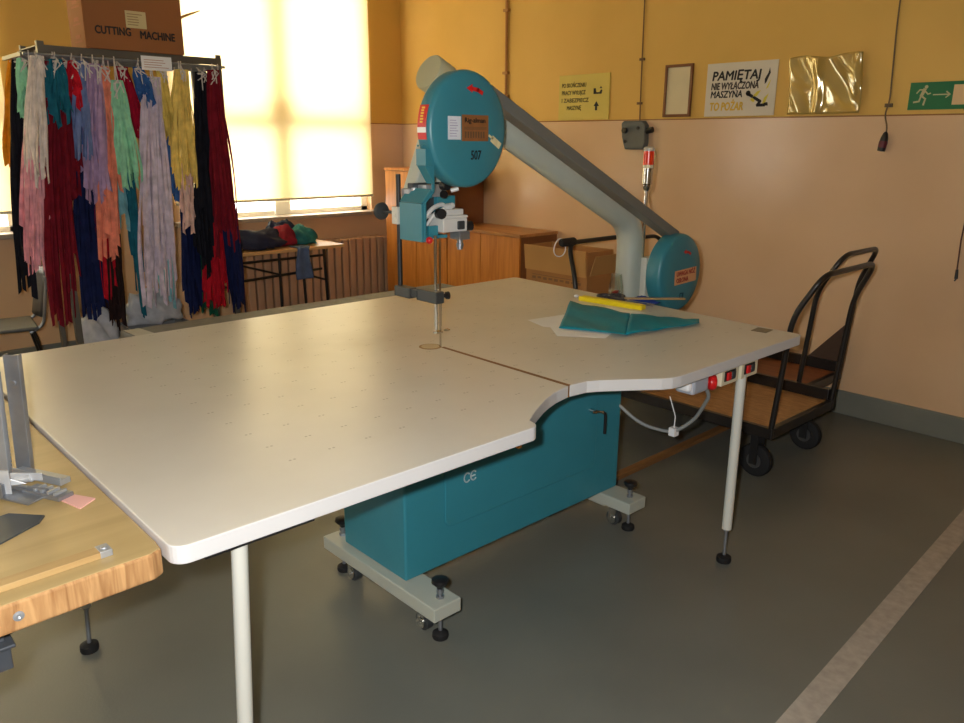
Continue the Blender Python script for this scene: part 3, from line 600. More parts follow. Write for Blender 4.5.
b = MB(); b.ball((2.985, 2.515, T+.008), .011, (1, 1.2, .7), 12); tag(b.build('thread_ball', PAPER, smooth=True), 'tiny white ball at the table edge left of the yellow case', 'thread')

# ------------------------------------------------------------------ wooden table at the left and the metal clamp on it
wt = thing('spreading_table', 'thick-topped wooden table abutting the left end of the white table', 'table', (-.2, 2.0, 0))
b = MB(); b.prism([(-1.3, 1.352), (.45, 1.402), (.472, 1.414), (.4755, 1.45), (.4755, 2.75), (-1.3, 2.75)], (0, 0, .783), X, Y, Z, .057, side_mi=1)
wtt = b.build('tabletop', [BEECH, BEECHE], wt, bevel=.006, seg=3)
b = MB(); b.lathe([(.001, 0), (.009, 0), (.009, .003), (.004, .004), (.001, .002)], (.218, 1.397, .812), -Y, 16); b.build('screw_head', ALU, wtt, smooth=True)
b = MB()
for (x, y) in ((-1.1, 1.6), (-1.1, 2.6), (-.25, 2.6), (-.25, 1.6)): b.box((x-.03, y-.03, 0), (x+.03, y+.03, .787))
b.box((-1.1, 1.57, .70), (-.22, 1.63, .787)); b.build('steel_frame', IRON, wt)
b = MB(); b.box((-.3, 1.44, .69), (.205, 1.50, .735)); b.box((-.3, 1.43, .735), (.212, 1.51, .742)); b.box((.172, 1.45, .742), (.20, 1.50, .787)); b.build('steel_bracket', mat('dark_blue_grey_steel', (72, 76, 82), .5, .3, var=.12, scale=20), wt, bevel=.002)
t = thing('wooden_batten', 'pale wooden batten with a metal end lying along the wooden table edge', 'batten', (.2, 1.46, .84))
b = MB(); b.box((-.6, 1.447, .8405), (.392, 1.476, .853), Matrix.Rotation(.03, 4, 'Z'), V((.392, 1.45, .84))); b.build('batten_strip', BATT, t, bevel=.001)
b = MB(); b.box((.372, 1.446, .8405), (.394, 1.478, .8538), Matrix.Rotation(.03, 4, 'Z'), V((.392, 1.45, .84))); b.cyl((.383, 1.461, .853), (.383, 1.461, .856), .006, seg=14); b.build('metal_end', ALU, t, bevel=.001)
b = MB(); b.prism([(.388, 1.769), (.408, 1.692), (.448, 1.722), (.417, 1.777)], (0, 0, .84), X, Y, Z, .003); tag(b.build('paper_tag', mat('pink_paper', (232, 178, 168), .7)), 'small pink paper tag on the wooden table', 'tag')
# cloth clamp: two upright channels on a jumble of zinc fittings
t = thing('cloth_clamp', 'zinc metal clamp with two upright channel rails on the wooden table', 'clamp', (.33, 1.85, .84))
cu_ = V((.73, -.68, 0)); cn_ = V((-.68, -.73, 0))           # rails face the room's near corner
def rail(c, w, z1, m):
    b = MB(); c = V((c[0], c[1], .843)); ax = V((.03, -.028, 1)).normalized()
    b.prism([(-w/2, 0), (w/2, 0), (w/2, z1), (-w/2, z1)], c, cu_, ax, cn_, .0025)
    for sgn in (-1, 1): b.prism([(0, 0), (.014, 0), (.014, z1), (0, z1)], c+cu_*(sgn*w/2-(.0025 if sgn > 0 else 0)), cn_*-1, ax, cu_, .0025)
    b.cyl(c+ax*z1*.77+cn_*.002, c+ax*z1*.77+cn_*.006, .0065, seg=14)
    b.build('channel_rail', m, t, bevel=.0008)
rail((.372, 1.985), .034, .285, STEEL); rail((.328, 2.0), .036, .285, ALU)
b = MB(); b.cyl((.347, 2.0, .843), (.355, 1.99, 1.09), .0035, seg=8)
for i in range(16): b.cyl((.347+i*.0003, 2.0, .85+i*.009), (.347+i*.0003, 2.0, .855+i*.009), .0055, seg=8)
b.build('threaded_rod', STEEL, t, smooth=True)
da = V((.436, -.9, 0)); db = V((.9, .436, 0))
b = MB(); b.prism([(0, 0), (.15, 0), (.15, .028), (0, .028)], (.345, 1.972, .843), da, db, Z, .014); b.prism([(0, 0), (.15, 0), (.15, .004), (0, .004)], (.345, 1.972, .857), da, db, Z, .006); b.build('cross_channel', ALU, t, bevel=.001)
b = MB(); b.prism([(0, 0), (.10, 0), (.10, .018), (0, .018)], (.31, 1.93, .858), cu_, Z, cn_, .003); b.prism([(0, 0), (.026, 0), (.026, .055), (0, .055)], (.30, 1.875, .847), cu_, Z, cn_, .004); b.prism([(0, 0), (.09, 0), (.0, .045)], (.27, 1.90, .86), V((.9, -.43, 0)), Z, cn_, .003); b.cyl((.34, 1.905, .858), (.365, 1.88, .864), .010, seg=14); b.build('gusset_plate', mat('bright_zinc', (206, 208, 210), .35, .4, var=.08, scale=30), t, bevel=.0008)
b = MB(); b.prism([(0, 0), (.11, 0), (.11, .04), (0, .04)], (.335, 1.85, .843), da, db, Z, .010); jw = b.build('jaw_block', STEEL, t, bevel=.002)
for i in range(4):
    b = MB(); b.prism([(0, 0), (.006, 0), (.006, .03), (0, .03)], V((.335, 1.85, .853))+da*(.03+i*.02)+db*.005, da, db, Z, .006); b.build('jaw_rib', ALU, jw)
b = MB(); b.prism([(0, 0), (.17, 0), (.17, .06), (0, .06)], (.255, 1.93, .843), da, db, Z, .004); b.prism([(0, .0), (.13, .0), (.0, .03)], (.285, 1.965, .847), da, Z, db, .003); b.cyl((.30, 1.87, .847), (.30, 1.87, .872), .011, seg=12); b.prism([(0, 0), (.02, 0), (.02, .035), (0, .035)], (.285, 1.86, .847), cu_, Z, cn_, .003); b.cyl((.32, 1.90, .852), (.375, 1.80, .857), .005, seg=8); b.build('base_plate', STEEL, t, bevel=.001)
b = MB(); b.prism([(.1, 1.56), (.248, 1.634), (.326, 1.678), (.343, 1.705), (.29, 1.765), (.1, 1.73)], (0, 0, .8402), X, Y, Z, .0035); tag(b.build('metal_plate', mat('blue_grey_plate', (82, 90, 98), .35, .6, var=.1)), 'flat dark grey steel plate lying before the zinc clamp', 'plate')

# ------------------------------------------------------------------ platform carts by the wall
def cart(name, label, x0, x1, y0, y1, deckm, hn, hf, group):
    t = thing(name, label, 'cart', ((x0+x1)/2, (y0+y1)/2, 0), group)
    b = MB(); b.box((x0+.02, y0+.02, .262), (x1-.02, y1-.02, .282)); b.build('deck', deckm, t)
    b = MB()
    b.box((x0, y0, .235), (x0+.03, y1, .288)); b.box((x1-.03, y0, .235), (x1, y1, .288)); b.box((x0+.03, y0, .235), (x1-.03, y0+.03, .286)); b.box((x0+.03, y1-.03, .235), (x1-.03, y1, .286))
    b.build('deck_frame', DKM, t, bevel=.003)
    b = MB(); b.box((x1-.045, y0+.02, .289), (x1-.015, y1-.02, .345)); b.build('side_rail', DKM, t, bevel=.003)
    for (yb, s) in ((y0+.015, -1), (y1-.015, 1)):
        yl_ = yb+s*.045; yt = yb+s*.145; hz = hn if s < 0 else hf
        b = MB(); b.tube(bend([(x0+.015, yb, .25), (x0+.015, yl_, hz-.2), (x0+.06, yt, hz), (x1-.06, yt, hz), (x1-.015, yl_, hz-.2), (x1-.015, yb, .25)], .075, 7), .0135, 12)
        b.build('handle', DKM, t, smooth=True)
    for yy in (y0+.10, y1-.10):
        for xx in (x0+.07, x1-.08):
            b = MB(); b.lathe([(.035, -.02), (.062, -.02), (.08, -.017), (.085, -.01), (.085, .01), (.08, .017), (.062, .02), (.035, .02)], (xx, yy, .085), X, 28)
            w = b.build('wheel', RUB, t, smooth=True)
            b = MB(); b.cyl((xx-.024, yy, .085), (xx+.024, yy, .085), .038, seg=20); b.cyl((xx-.03, yy, .085), (xx+.03, yy, .085), .012, seg=12); b.build('hub', mat('grey_hub', (74, 74, 74), .45, .3), w, smooth=True)
            b = MB(); b.box((xx-.036, yy-.02, .07), (xx-.03, yy+.02, .225)); b.box((xx+.03, yy-.02, .07), (xx+.036, yy+.02, .225)); b.box((xx-.045, yy-.045, .222), (xx+.045, yy+.045, .236)); b.build('fork', BLACK, w)
    return t
c1 = cart('platform_cart', 'black-framed platform cart with plywood deck nearer the cutting table', 3.40, 4.085, 1.62, 2.86, PLYB, 1.04, 1.04, 'platform carts by the wall')
c2 = cart('platform_cart', 'black-framed platform cart standing against the wall behind the nearer cart', 4.10, 4.665, 1.83, 3.03, PLYR, 1.045, .985, 'platform carts by the wall')
b = MB(); b.lathe([(.02, -.06), (.024, -.05), (.024, .05), (.02, .06)], (3.455, 2.99, 1.045), (1, .02, 0), 16); o = b.build('handle_grip', RUB, c1, smooth=True)
b = MB(); b.prism([(1.835, .285), (2.09, .285), (1.845, .57)], (4.645, 0, 0), Y, Z, X, .02); tag(b.build('board_offcut', mat('dark_brown_board', (70, 50, 36), .6, var=.1)), 'dark triangular board standing on the far cart against the wall', 'board')
b = MB(); b.prism([(0, 0), (.12, 0), (.12, .16), (0, .12)], (3.80, 1.98, .283), V((.5, .87, 0)), Z, V((-.87, .5, 0)), .012); tag(b.build('plywood_offcut', BATT), 'small pale plywood offcut standing on the nearer cart', 'board')
b = MB(); b.tube([(3.425+.05*math.cos(a), 3.025+.004*math.sin(a*2), 1.012+.052*math.sin(a)) for a in [k*math.pi/12 for k in range(24)]], .0035, 6, True); tag(b.build('hanging_cable_loop', PAPER, smooth=True), 'thin white cable loop hung over the black cart handle', 'cable')
b = MB(); b.box((2.64, 2.14, .0005), (4.05, 2.185, .022), Matrix.Rotation(.012, 4, 'Z')); tag(b.build('floor_batten', DECKW, bevel=.002), 'long brown wooden batten lying on the floor under the cart', 'batten')

# ------------------------------------------------------------------ corner cupboards, carton
def cupboard(name, label, x0, y0, y1, z1, topm, doors):
    t = thing(name, label, 'cupboard', ((x0+XW-.02)/2, (y0+y1)/2, 0))
    b = MB(); b.box((x0+.02, y0, .06), (XW-.021, y1, z1-.02)); b.box((x0+.05, y0+.02, 0), (XW-.05, y1-.02, .06)); b.build('carcass', mat('shade_tinted_carcass', (134, 84, 48), .5, var=.06), t)  # shade on the cupboard's side faces is put into this darker carcass colour
    b = MB(); b.box((x0-.01, y0-.01, z1-.022), (XW-.02, y1, z1)); b.build('top_board', topm, t, bevel=.002)
    for (a, c, kn) in doors:
        b = MB(); b.box((x0, a+.003, .07), (x0+.019, c-.003, z1-.026)); d_ = b.build('door', PINE, t, bevel=.002)
    return t
cupboard('wardrobe', 'tall orange pine cupboard in the room corner by the radiator', 4.30, 5.07, 5.93, 1.37, PINE, ((5.07, 5.485, 5.45), (5.485, 5.93, 5.52)))
cupboard('low_cupboard', 'low pine cupboard right of the tall pine cupboard', 4.30, 4.206, 5.062, .917, PINET, ((4.206, 4.65, 4.62), (4.65, 5.062, 4.68)))
t = thing('carton', 'open cardboard carton with a flap folded down behind the cart handle', 'carton', (4.2, 3.6, 0))
b = MB(); xa, xb, ya, yb, zt = 4.02, 4.28, 3.30, 3.86, .90
b.box((xa, ya, 0), (xa+.008, yb, zt)); b.box((xb-.008, ya, 0), (xb, yb, zt)); b.box((xa+.008, ya, 0), (xb-.008, ya+.008, zt)); b.box((xa+.008, yb-.008, 0), (xb-.008, yb, zt)); b.box((xa+.008, ya+.008, 0), (xb-.008, yb-.008, .01)); b.build('carton_body', CARD, t)
b = MB(); b.box((xa-.03, ya, .735), (xa-.022, yb, .91), Matrix.Rotation(-.1, 4, 'Y'), V((xa, 0, .905))); b.build('front_flap', CARDL, t)
b = MB(); b.box((xb, ya, .75), (xb+.006, yb, .9), Matrix.Rotation(-.25, 4, 'Y'), V((xb, 0, .9))); b.box((xa, ya-.07, .76), (xb, ya-.064, .9), Matrix.Rotation(.3, 4, 'X'), V((0, ya, .9))); b.build('side_flap', CARDD, t)
b = MB()
for k_ in range(9): b.box((xa-.0015, 3.80-k_*.052-.034, .672+.004*(k_ % 2)), (xa, 3.80-k_*.052, .69))
b.box((xa-.0015, 3.36, .70), (xa, 3.80, .704)); b.build('carton_print', mat('faded_print', (140, 102, 66), .7, var=0), t)

# ------------------------------------------------------------------ radiator, small table and its cloths, chair, bench
t = thing('radiator', 'brown ribbed radiator under the window sill', 'radiator', (3.7, 6.13, 0))
sec = None
for i in range(19):
    if sec is None:
        b = MB(); x = 2.985
        b.box((x-.031, 6.03, .10), (x+.031, 6.06, .74)); b.box((x-.031, 6.16, .10), (x+.031, 6.19, .74)); b.box((x-.008, 6.05, .12), (x+.008, 6.17, .72))
        b.cyl((x-.0385, 6.11, .15), (x+.0385, 6.11, .15), .025, seg=12); b.cyl((x-.0385, 6.11, .69), (x+.0385, 6.11, .69), .025, seg=12); b.box((x-.031, 6.04, .70), (x+.031, 6.18, .745))
        sec = b.build('radiator_section', RADM, t, bevel=.012)
    else:
        q = sec.copy(); C.objects.link(q); q.parent = t; q.location = sec.location + V((.0775*i, 0, 0))
for x in (3.14, 4.225):
    b = MB(); b.box((x-.02, 6.08, 0), (x+.02, 6.14, .13)); b.build('foot', RADM, t)
b = MB(); b.cyl((4.42, 6.11, .69), (4.50, 6.11, .69), .014, seg=10); b.build('pipe', RADM, t, smooth=True)
t = thing('folding_table', 'small folding table with pale wooden top below the window', 'table', (3.0, 5.75, 0))
b = MB(); b.box((2.48, 5.52, .755), (3.575, 5.96, .78)); b.build('tabletop', wood('table_board', (206, 160, 104), (222, 178, 122), .4, 'X', 6), t, bevel=.002)
for x, s in ((2.62, -1), (3.40, 1)):
    b = MB()
    for y in (5.56, 5.92): b.tube([(x, y, .755), (x+.03*s, y, .0)], .012, 8)
    b.tube([(x, 5.56, .5), (x, 5.92, .5)], .009, 8); b.build('leg_frame', DKM, t, smooth=True)
b = MB()
b.tube([(2.62, 5.57, .70), (3.40, 5.57, .70)], .010, 8); b.tube([(2.62, 5.57, .70), (3.0, 5.57, .58)], .008, 8); b.tube([(2.65, 5.57, .56), (3.38, 5.57, .59)], .010, 8); b.tube([(3.0, 5.57, .0), (3.0, 5.57, .755)], .011, 8)
b.build('cross_brace', DKM, t, smooth=True)
def heap(name, label, c, size, m, seed, nu=22, nv=16):
    random.seed(seed); ph = [random.uniform(0, 6) for _ in range(6)]
    g = MB(); c = V(c); rings = []
    vs = g.ball((0, 0, 0), 1, seg=28)
    for v in vs:
        p = v.co.copy(); n = 1+.16*math.sin(p.x*6+ph[0])*math.cos(p.y*5+ph[1])+.1*math.sin(p.z*9+p.x*7+ph[2])+.07*math.sin(p.y*15+p.x*11+ph[3])
        q = V((p.x*size[0]*n, p.y*size[1]*n, max(p.z, -.35)*size[2]*n))
        v.co = V((q.x, q.y, q.z*1.2)) + c + Z*(.35*size[2])
    lo = min(v.co.z for v in vs)
    for v in vs: v.co.z += c.z-lo+.001
    return tag(g.build(name, m, smooth=True, sharp=2.5), label, 'cloth', 'cloth heaps on the small table')
heap('cloth_heap', 'navy blue cloth heap on the left of the small table', (2.86, 5.68, .78), (.24, .13, .085), mat('navy_cloth', (34, 40, 66), .8, var=.3, scale=12), 3)
heap('cloth_heap', 'red cloth bundle in the middle of the small table', (3.13, 5.72, .78), (.10, .09, .09), mat('crimson_cloth', (150, 26, 44), .8, var=.3, scale=14), 5)
heap('cloth_heap', 'dark blue and grey cloth bundle behind the red cloth', (3.18, 5.86, .78), (.14, .07, .105), mat('slate_cloth', (40, 52, 80), .8, var=.4, scale=14), 6)
heap('cloth_heap', 'teal green cloth bundle on the right of the small table', (3.31, 5.74, .78), (.12, .11, .085), mat('teal_cloth', (24, 110, 112), .8, var=.35, scale=14), 8)
g = MB()
def hang(u, v):
    x = 3.12+.12*u; s = v*.36
    return V((x+.01*math.sin(v*6), 5.62-s, .786+.004*math.sin(u*9))) if s < .108 else V((x+.012*math.sin(v*6+u*2)-.02*(v-.3)*(.5-u), 5.505-.006*math.sin(u*8), .786-(s-.108)))
g.grid(hang, 10, 24); tag(g.build('hanging_cloth', mat('grey_blue_cloth', (84, 104, 140), .8, var=.2, scale=16), smooth=True, solid=.003), 'grey blue cloth hanging over the front edge of the small table', 'cloth')
# grey bench behind the cutting table
t = thing('low_bench', 'long grey felt-topped bench between cutting table and cloth rack', 'bench', (2.5, 4.2, 0))
b = MB(); b.box((1.38, 3.98, .55), (3.65, 4.36, .60)); b.build('bench_top', BENCHM, t, bevel=.006)
for x in (1.42, 2.5, 3.6):
    for y in (4.02, 4.31):
        b = MB(); b.box((x-.02, y-.02, 0), (x+.02, y+.02, .55)); b.build('leg', RACKM, t)
sheet('paper_sheet', [(1.39, 4.05), (1.50, 4.08), (1.46, 4.33), (1.385, 4.35)], .601, mat('dull_paper', (196, 194, 184), .7), 'dull white paper at the left end of the grey bench', 'paper', .004)
# chair
t = thing('steel_chair', 'grey steel tube chair at the left picture edge', 'chair', (1.0, 5.6, 0))
def dz(p): return V(p)
b = MB(); b.box((.86, 5.40, .445), (1.24, 5.80, .468)); b.build('seat', mat('grey_chair_pad', (92, 92, 88), .5), t, bevel=.01)
for y in (5.42, 5.78):
    b = MB(); b.tube([(1.21, y, .445), (1.30, y, 0)], .011, 8); b.build('leg', DKM, t, smooth=True)
    b = MB(); b.tube([(.89, y, .445), (.82, y, 0)], .011, 8); b.build('leg', DKM, t, smooth=True)
    b = MB(); b.tube(bend([(1.19, y, .43), (1.27, y, .47), (1.33, y, .82), (1.35, y, .86)], .06), .010, 8); b.build('back_post', STEEL, t, smooth=True)
b = MB(); b.grid(lambda u, v: V((1.272+.065*v-.03*math.sin(u*3.14), 5.43+.34*u, .52+.31*v)), 10, 6); b.build('backrest', mat('dark_grey_pad', (62, 62, 62), .5), t, smooth=True, solid=.02)

t.rotation_euler = (0, 0, -.13)
# ------------------------------------------------------------------ cloth rack and bundles
t = thing('cloth_rack', 'grey angle-steel rack carrying hanging fabric strips and cartons', 'rack', (1.79, 5.04, 0))
RY0, RY1, RX0, RX1 = 4.90, 5.26, 1.296, 2.328
for (x, sx_) in ((RX0, 1), (RX1, -1)):
    for (y, sy_) in ((RY0, 1), (RY1, -1)):
        b = MB(); b.box((min(x, x+.035*sx_), min(y, y+.003*sy_), 0), (max(x, x+.035*sx_), max(y, y+.003*sy_), 2.105)); b.box((min(x, x+.003*sx_), min(y, y+.035*sy_), 0), (max(x, x+.003*sx_), max(y, y+.035*sy_), 2.105))
        b.build('post', RACKM, t)
for y in (RY0-.004, RY1+.001):
    b = MB(); b.box((RX0, y, 2.045), (RX1, y+.003, 2.085)); b.build('rail', RACKM, t)
b = MB(); b.box((RX0, RY0+.004, 2.078), (RX1, RY1-.004, 2.084)); b.build('top_shelf', RACKM, t)
for y in (4.84, 4.96, 5.08, 5.19):
    b = MB(); b.cyl((RX0-.09, y, 2.03), (RX1-.008, y, 2.03), .008, seg=10); b.build('hanging_rod', STEEL, t, smooth=True)
b = MB(); b.box((RX0-.092, RY0-.02, 2.02), (RX0-.08, RY1, 2.04)); b.box((RX1-.016, RY0-.02, 2.02), (RX1-.008, RY1, 2.04)); b.build('end_bar', RACKM, t)
b = MB(); b.box((1.81, 4.825, 1.985), (1.985, 4.827, 2.062)); lb = b.build('paper_label', PAPER, t)
b = MB()
for i in range(4): b.box((1.825, 4.8238, 2.0+i*.013), (1.825+random.uniform(.09, .14), 4.8248, 2.003+i*.013))
b.build('label_writing', mat('rust_ink', (176, 120, 92), .7, var=0), lb)
b = MB(); b.box((RX0+.01, 4.87, .28), (RX1-.01, 5.22, .29)); b.build('lower_shelf', RACKM, t)
COL = dict(orange=(222, 146, 30), black=(28, 28, 36), mint=(150, 214, 176), white=(226, 214, 204), pink=(226, 158, 168), teal=(30, 100, 118), darkred=(118, 22, 36), red=(186, 24, 40), periwinkle=(112, 128, 172),
           blue=(58, 100, 160), lilac=(172, 144, 180), coral=(232, 138, 112), navy=(26, 34, 74), crimson=(158, 18, 46), brown=(46, 30, 28), aqua=(132, 188, 196), lavender=(208, 194, 208), olive=(212, 186, 96), yellow=(232, 202, 108), palepink=(228, 190, 176), green=(24, 84, 62))
BUN = [('orange',1.242,2.025,1.160,1.381,.047,.059,5.19,'at the far left end of the rack'),
('black',1.225,2.01,1.103,.707,.068,.080,5.02,'behind the white bundle at the left end'),
('mint',1.215,2.01,1.188,1.696,.039,.050,4.92,'short, at the left end beside the white bundle'),
('white',1.266,2.02,1.176,1.304,.077,.099,4.815,'at the left front corner of the rack'),
('pink',1.235,1.75,1.115,.823,.085,.122,4.86,'hanging below the white bundle at the left end'),
('teal',1.361,2.01,1.328,1.646,.078,.144,4.84,'short, second along the front rod from the left'),
('darkred',1.35,2.0,1.225,.541,.102,.170,4.865,'long, below the teal bundle at the left'),
('darkred',1.429,2.01,1.379,1.265,.067,.101,4.91,'half hidden behind the teal bundle'),
('red',1.445,2.01,1.431,1.743,.033,.044,4.84,'narrow and short, right of the teal bundle'),
('periwinkle',1.496,2.01,1.436,1.486,.077,.099,4.835,'left of the lilac bundle'),
('blue',1.492,1.80,1.466,1.540,.056,.067,4.90,'below the periwinkle bundle'),
('lilac',1.552,2.0,1.475,1.236,.077,.132,4.835,'left of the coral bundle'),
('coral',1.609,1.99,1.525,.902,.066,.122,4.86,'long, in the left half of the rack'),
('navy',1.533,1.72,1.446,.391,.104,.150,5.05,'long, hanging nearest the table below the lilac bundle'),
('red',1.609,1.6,1.525,.653,.057,.080,5.0,'long, behind the coral bundle'),
('crimson',1.721,2.0,1.745,1.568,.089,.123,4.90,'in the middle above the mint bundle'),
('mint',1.665,1.92,1.672,1.302,.077,.143,4.835,'flaring, in the middle of the front rod'),
('brown',1.617,1.4,1.558,.427,.080,.114,5.02,'dark, low behind the coral bundle'),
('teal',1.719,1.62,1.701,.510,.056,.045,4.95,'narrow and long, below the mint bundle'),
('aqua',1.672,1.5,1.690,1.066,.034,.057,5.0,'narrow, below the mint bundle'),
('blue',1.798,2.0,1.832,1.755,.066,.078,4.86,'short, left of the white paper label'),
('lavender',1.869,1.95,1.776,.579,.111,.188,4.845,'large and pale, in the right half of the rack'),
('olive',1.926,2.0,1.948,1.586,.044,.078,4.87,'short, under the white paper label'),
('blue',2.0,1.75,1.980,1.206,.068,.079,4.95,'between the lavender and yellow bundles'),
('yellow',2.044,2.0,1.994,1.302,.088,.166,4.835,'bright, in the right half of the rack'),
('palepink',2.032,1.5,2.009,1.023,.056,.067,4.88,'below the yellow bundle'),
('navy',2.101,1.4,2.074,.452,.081,.127,5.05,'low, right of the lavender bundle'),
('aqua',1.908,1.2,1.889,.487,.046,.080,5.0,'low, behind the lavender bundle'),
('black',2.189,2.0,2.108,.724,.078,.134,4.90,'right of the yellow bundle'),
('darkred',2.239,2.01,2.241,.848,.077,.188,4.835,'at the right front end of the rack'),
('red',2.241,1.25,2.208,.496,.091,.171,5.0,'bright, low at the right end of the rack'),
('navy',2.275,1.4,2.285,.46,.09,.11,4.87,'at the low right corner of the rack'),
('green',2.211,1.1,2.192,.440,.047,.070,5.10,'dark, low behind the bright red strips'),
('teal',2.30,1.75,2.34,.864,.035,.05,5.08,'narrow, at the right end behind the dark red bundle')]
for bi, (cn, xt, zt, xb_, zb_, wt_, wb_, yy, where) in enumerate(BUN):
    random.seed(100+bi)
    m = mat('fabric_'+cn, COL[cn], .85, var=.22, scale=18, spec=.15)
    nice = {'darkred': 'dark red', 'palepink': 'pale pink'}.get(cn, cn)
    t = thing('fabric_bundle', '%s fabric strip bundle %s' % (nice, where), 'fabric strips', (xt, yy, zb_), 'fabric strip bundles on the rack')
    g = MB(); ns = int(14+wb_*170); H = zt-zb_
    for k in range(ns):
        f = (k+.5)/ns*2-1; f2 = f*.8+random.uniform(-.25, .25)
        xa = xt+f*wt_*.38; xe = xb_+f2*wb_*.58
        ya = yy+random.uniform(-.018, .018); ye = yy+random.uniform(-.06, .04)
        Ln = H*(random.uniform(.62, 1.0) if H > .5 else random.uniform(.5, 1.0)); w = random.uniform(.006, .0135); tw = random.uniform(-1.15, 1.15); ph = random.uniform(0, 6)
        segs = 12; prev = None
        for i in range(segs+1):
            s = i/segs; e = 1-(1-min(1, s*1.3))**1.5; L_ = Ln/H
            x = xa+(xe-xa)*(.5*e+.5*s)*L_+.007*math.sin(s*8+ph)*s; y = ya+(ye-ya)*e+.012*math.sin(s*6+ph*1.7); z = zt-Ln*s
            a = tw+.7*math.sin(s*5+ph); ww = w*(.6+.6*min(1, s*3)); d = V((math.cos(a), math.sin(a), 0))*ww; fo = V((-math.sin(a), math.cos(a), 0))*(-ww*.55)
            zc = .010*(1 if k % 2 else -1) if i == segs else 0
            row = [g.bm.verts.new(V((x, y, z))-d+Z*zc), g.bm.verts.new(V((x, y, z))+fo), g.bm.verts.new(V((x, y, z))+d-Z*zc)]
            if prev:
                g.bm.faces.new((prev[0], prev[1], row[1], row[0])); g.bm.faces.new((prev[1], prev[2], row[2], row[1]))
            prev = row
    g.build('fabric_strips', m, t, smooth=True, sharp=1.0)
    s = MB(); yr = min((4.84, 4.96, 5.08, 5.19), key=lambda q: abs(q-yy)); ztop = 2.045
    s.tube([(xt-.006, yy, zt), (xt-.004, yr-.012, ztop-.01), (xt, yr, ztop), (xt+.004, yr+.012, ztop-.012), (xt+.006, yy, zt)], .0035, 6)
    s.tube([(xt+wt_*.3*math.cos(a), yy+.02*math.sin(a), zt-.012) for a in [k*math.pi/5 for k in range(10)]], .006, 6, True)
    if zt > 1.9:
        for k in range(4): s.tube([(xt, yy-.022, zt), (xt+random.uniform(-.03, .03), yy-.035, zt-.02), (xt+random.uniform(-.04, .04), yy-.03, zt-random.uniform(.04, .11))], .0035, 5)
    s.build('tie_string', mat('white_string', (206, 200, 194), .8), t)
# cartons on the rack
t = thing('cutting_machine_carton', 'brown cardboard box printed CUTTING MACHINE on top of the rack', 'carton', (1.79, 4.99, 2.085))
x0, x1, y0, y1, z0, z1 = 1.538, 2.09, 4.875, 5.13, 2.086, 2.40
b = MB(); b.box((x0, y0, z0), (x1, y1, z1)); b.build('carton_body', mat('red_brown_cardboard', (150, 96, 52), .8, var=.06, scale=3, bump=.1, bscale=30), t, bevel=.003)
text('carton_lettering', 'CUTTING', INK, t, (1.592, y0-.0012, 2.166), X, Z, -Y, .192, .042, bold=.09); text('carton_lettering', 'MACHINE', INK, t, (1.838, y0-.0012, 2.158), X, Z, -Y, .198, .042, bold=.09)
b = MB(); b.box((1.765, y0-.0012, 2.21), (1.88, y0+.001, 2.30)); b.build('carton_label', mat('cream_paper', (206, 190, 142), .7), t)
b = MB()
for i in range(5): b.box((1.775, y0-.002, 2.225+i*.014), (1.775+random.uniform(.05, .09), y0-.001, 2.229+i*.014))
b.build('label_writing', mat('brown_ink', (150, 120, 78), .7, var=0), t)
b = MB()
for i in range(3): b.box((x0-.0012, 4.92, 2.12+i*.09), (x0, 5.05, 2.128+i*.09)); b.box((x0-.0012, 4.95, 2.14+i*.09), (x0, 5.03, 2.16+i*.09))
b.build('side_print', mat('rust_print', (160, 90, 50), .7, var=0), t)
b = MB(); b.prism([(0, 0), (.13, .06), (.13, .066), (0, .008)], (x1-.002, y0+.02, 2.285), X, Z, Y, .2); b.build('side_flap', CARDL, t)
# crates under the rack
for (xa, xb2, za, hh, lab, mm) in ((1.62, 2.0, .291, .17, 'grey plastic crate low under the hanging fabric strips', mat('grey_crate', (118, 120, 122), .5)),):
    t = thing('plastic_crate', lab, 'crate', ((xa+xb2)/2, 5.05, za))
    b = MB(); y0, y1 = 4.92, 5.2
    for (p, q) in (((xa, y0, za), (xb2, y0+.008, za+hh)), ((xa, y1-.008, za), (xb2, y1, za+hh)), ((xa, y0, za), (xa+.008, y1, za+hh)), ((xb2-.008, y0, za), (xb2, y1, za+hh)), ((xa, y0, za), (xb2, y1, za+.008))): b.box(p, q)
    for i in range(3): b.box((xa-.006, y0-.006, za+.03+i*.06), (xb2+.006, y0, za+.045+i*.06))
    b.build('crate_body', mm, t)
heap('cloth_heap', 'pale grey cloth pile lying on the crate under the rack', (1.81, 5.06, .462), (.17, .11, .12), mat('pale_grey_cloth', (176, 178, 184), .8, var=.2, scale=14), 11)['group'] = 'cloths under the rack'
heap('cloth_heap', 'pale grey cloth pile on the lower rack shelf, left of the crate', (1.46, 5.05, .291), (.13, .11, .16), mat('pale_grey_cloth', (176, 178, 184), .8), 12)['group'] = 'cloths under the rack'

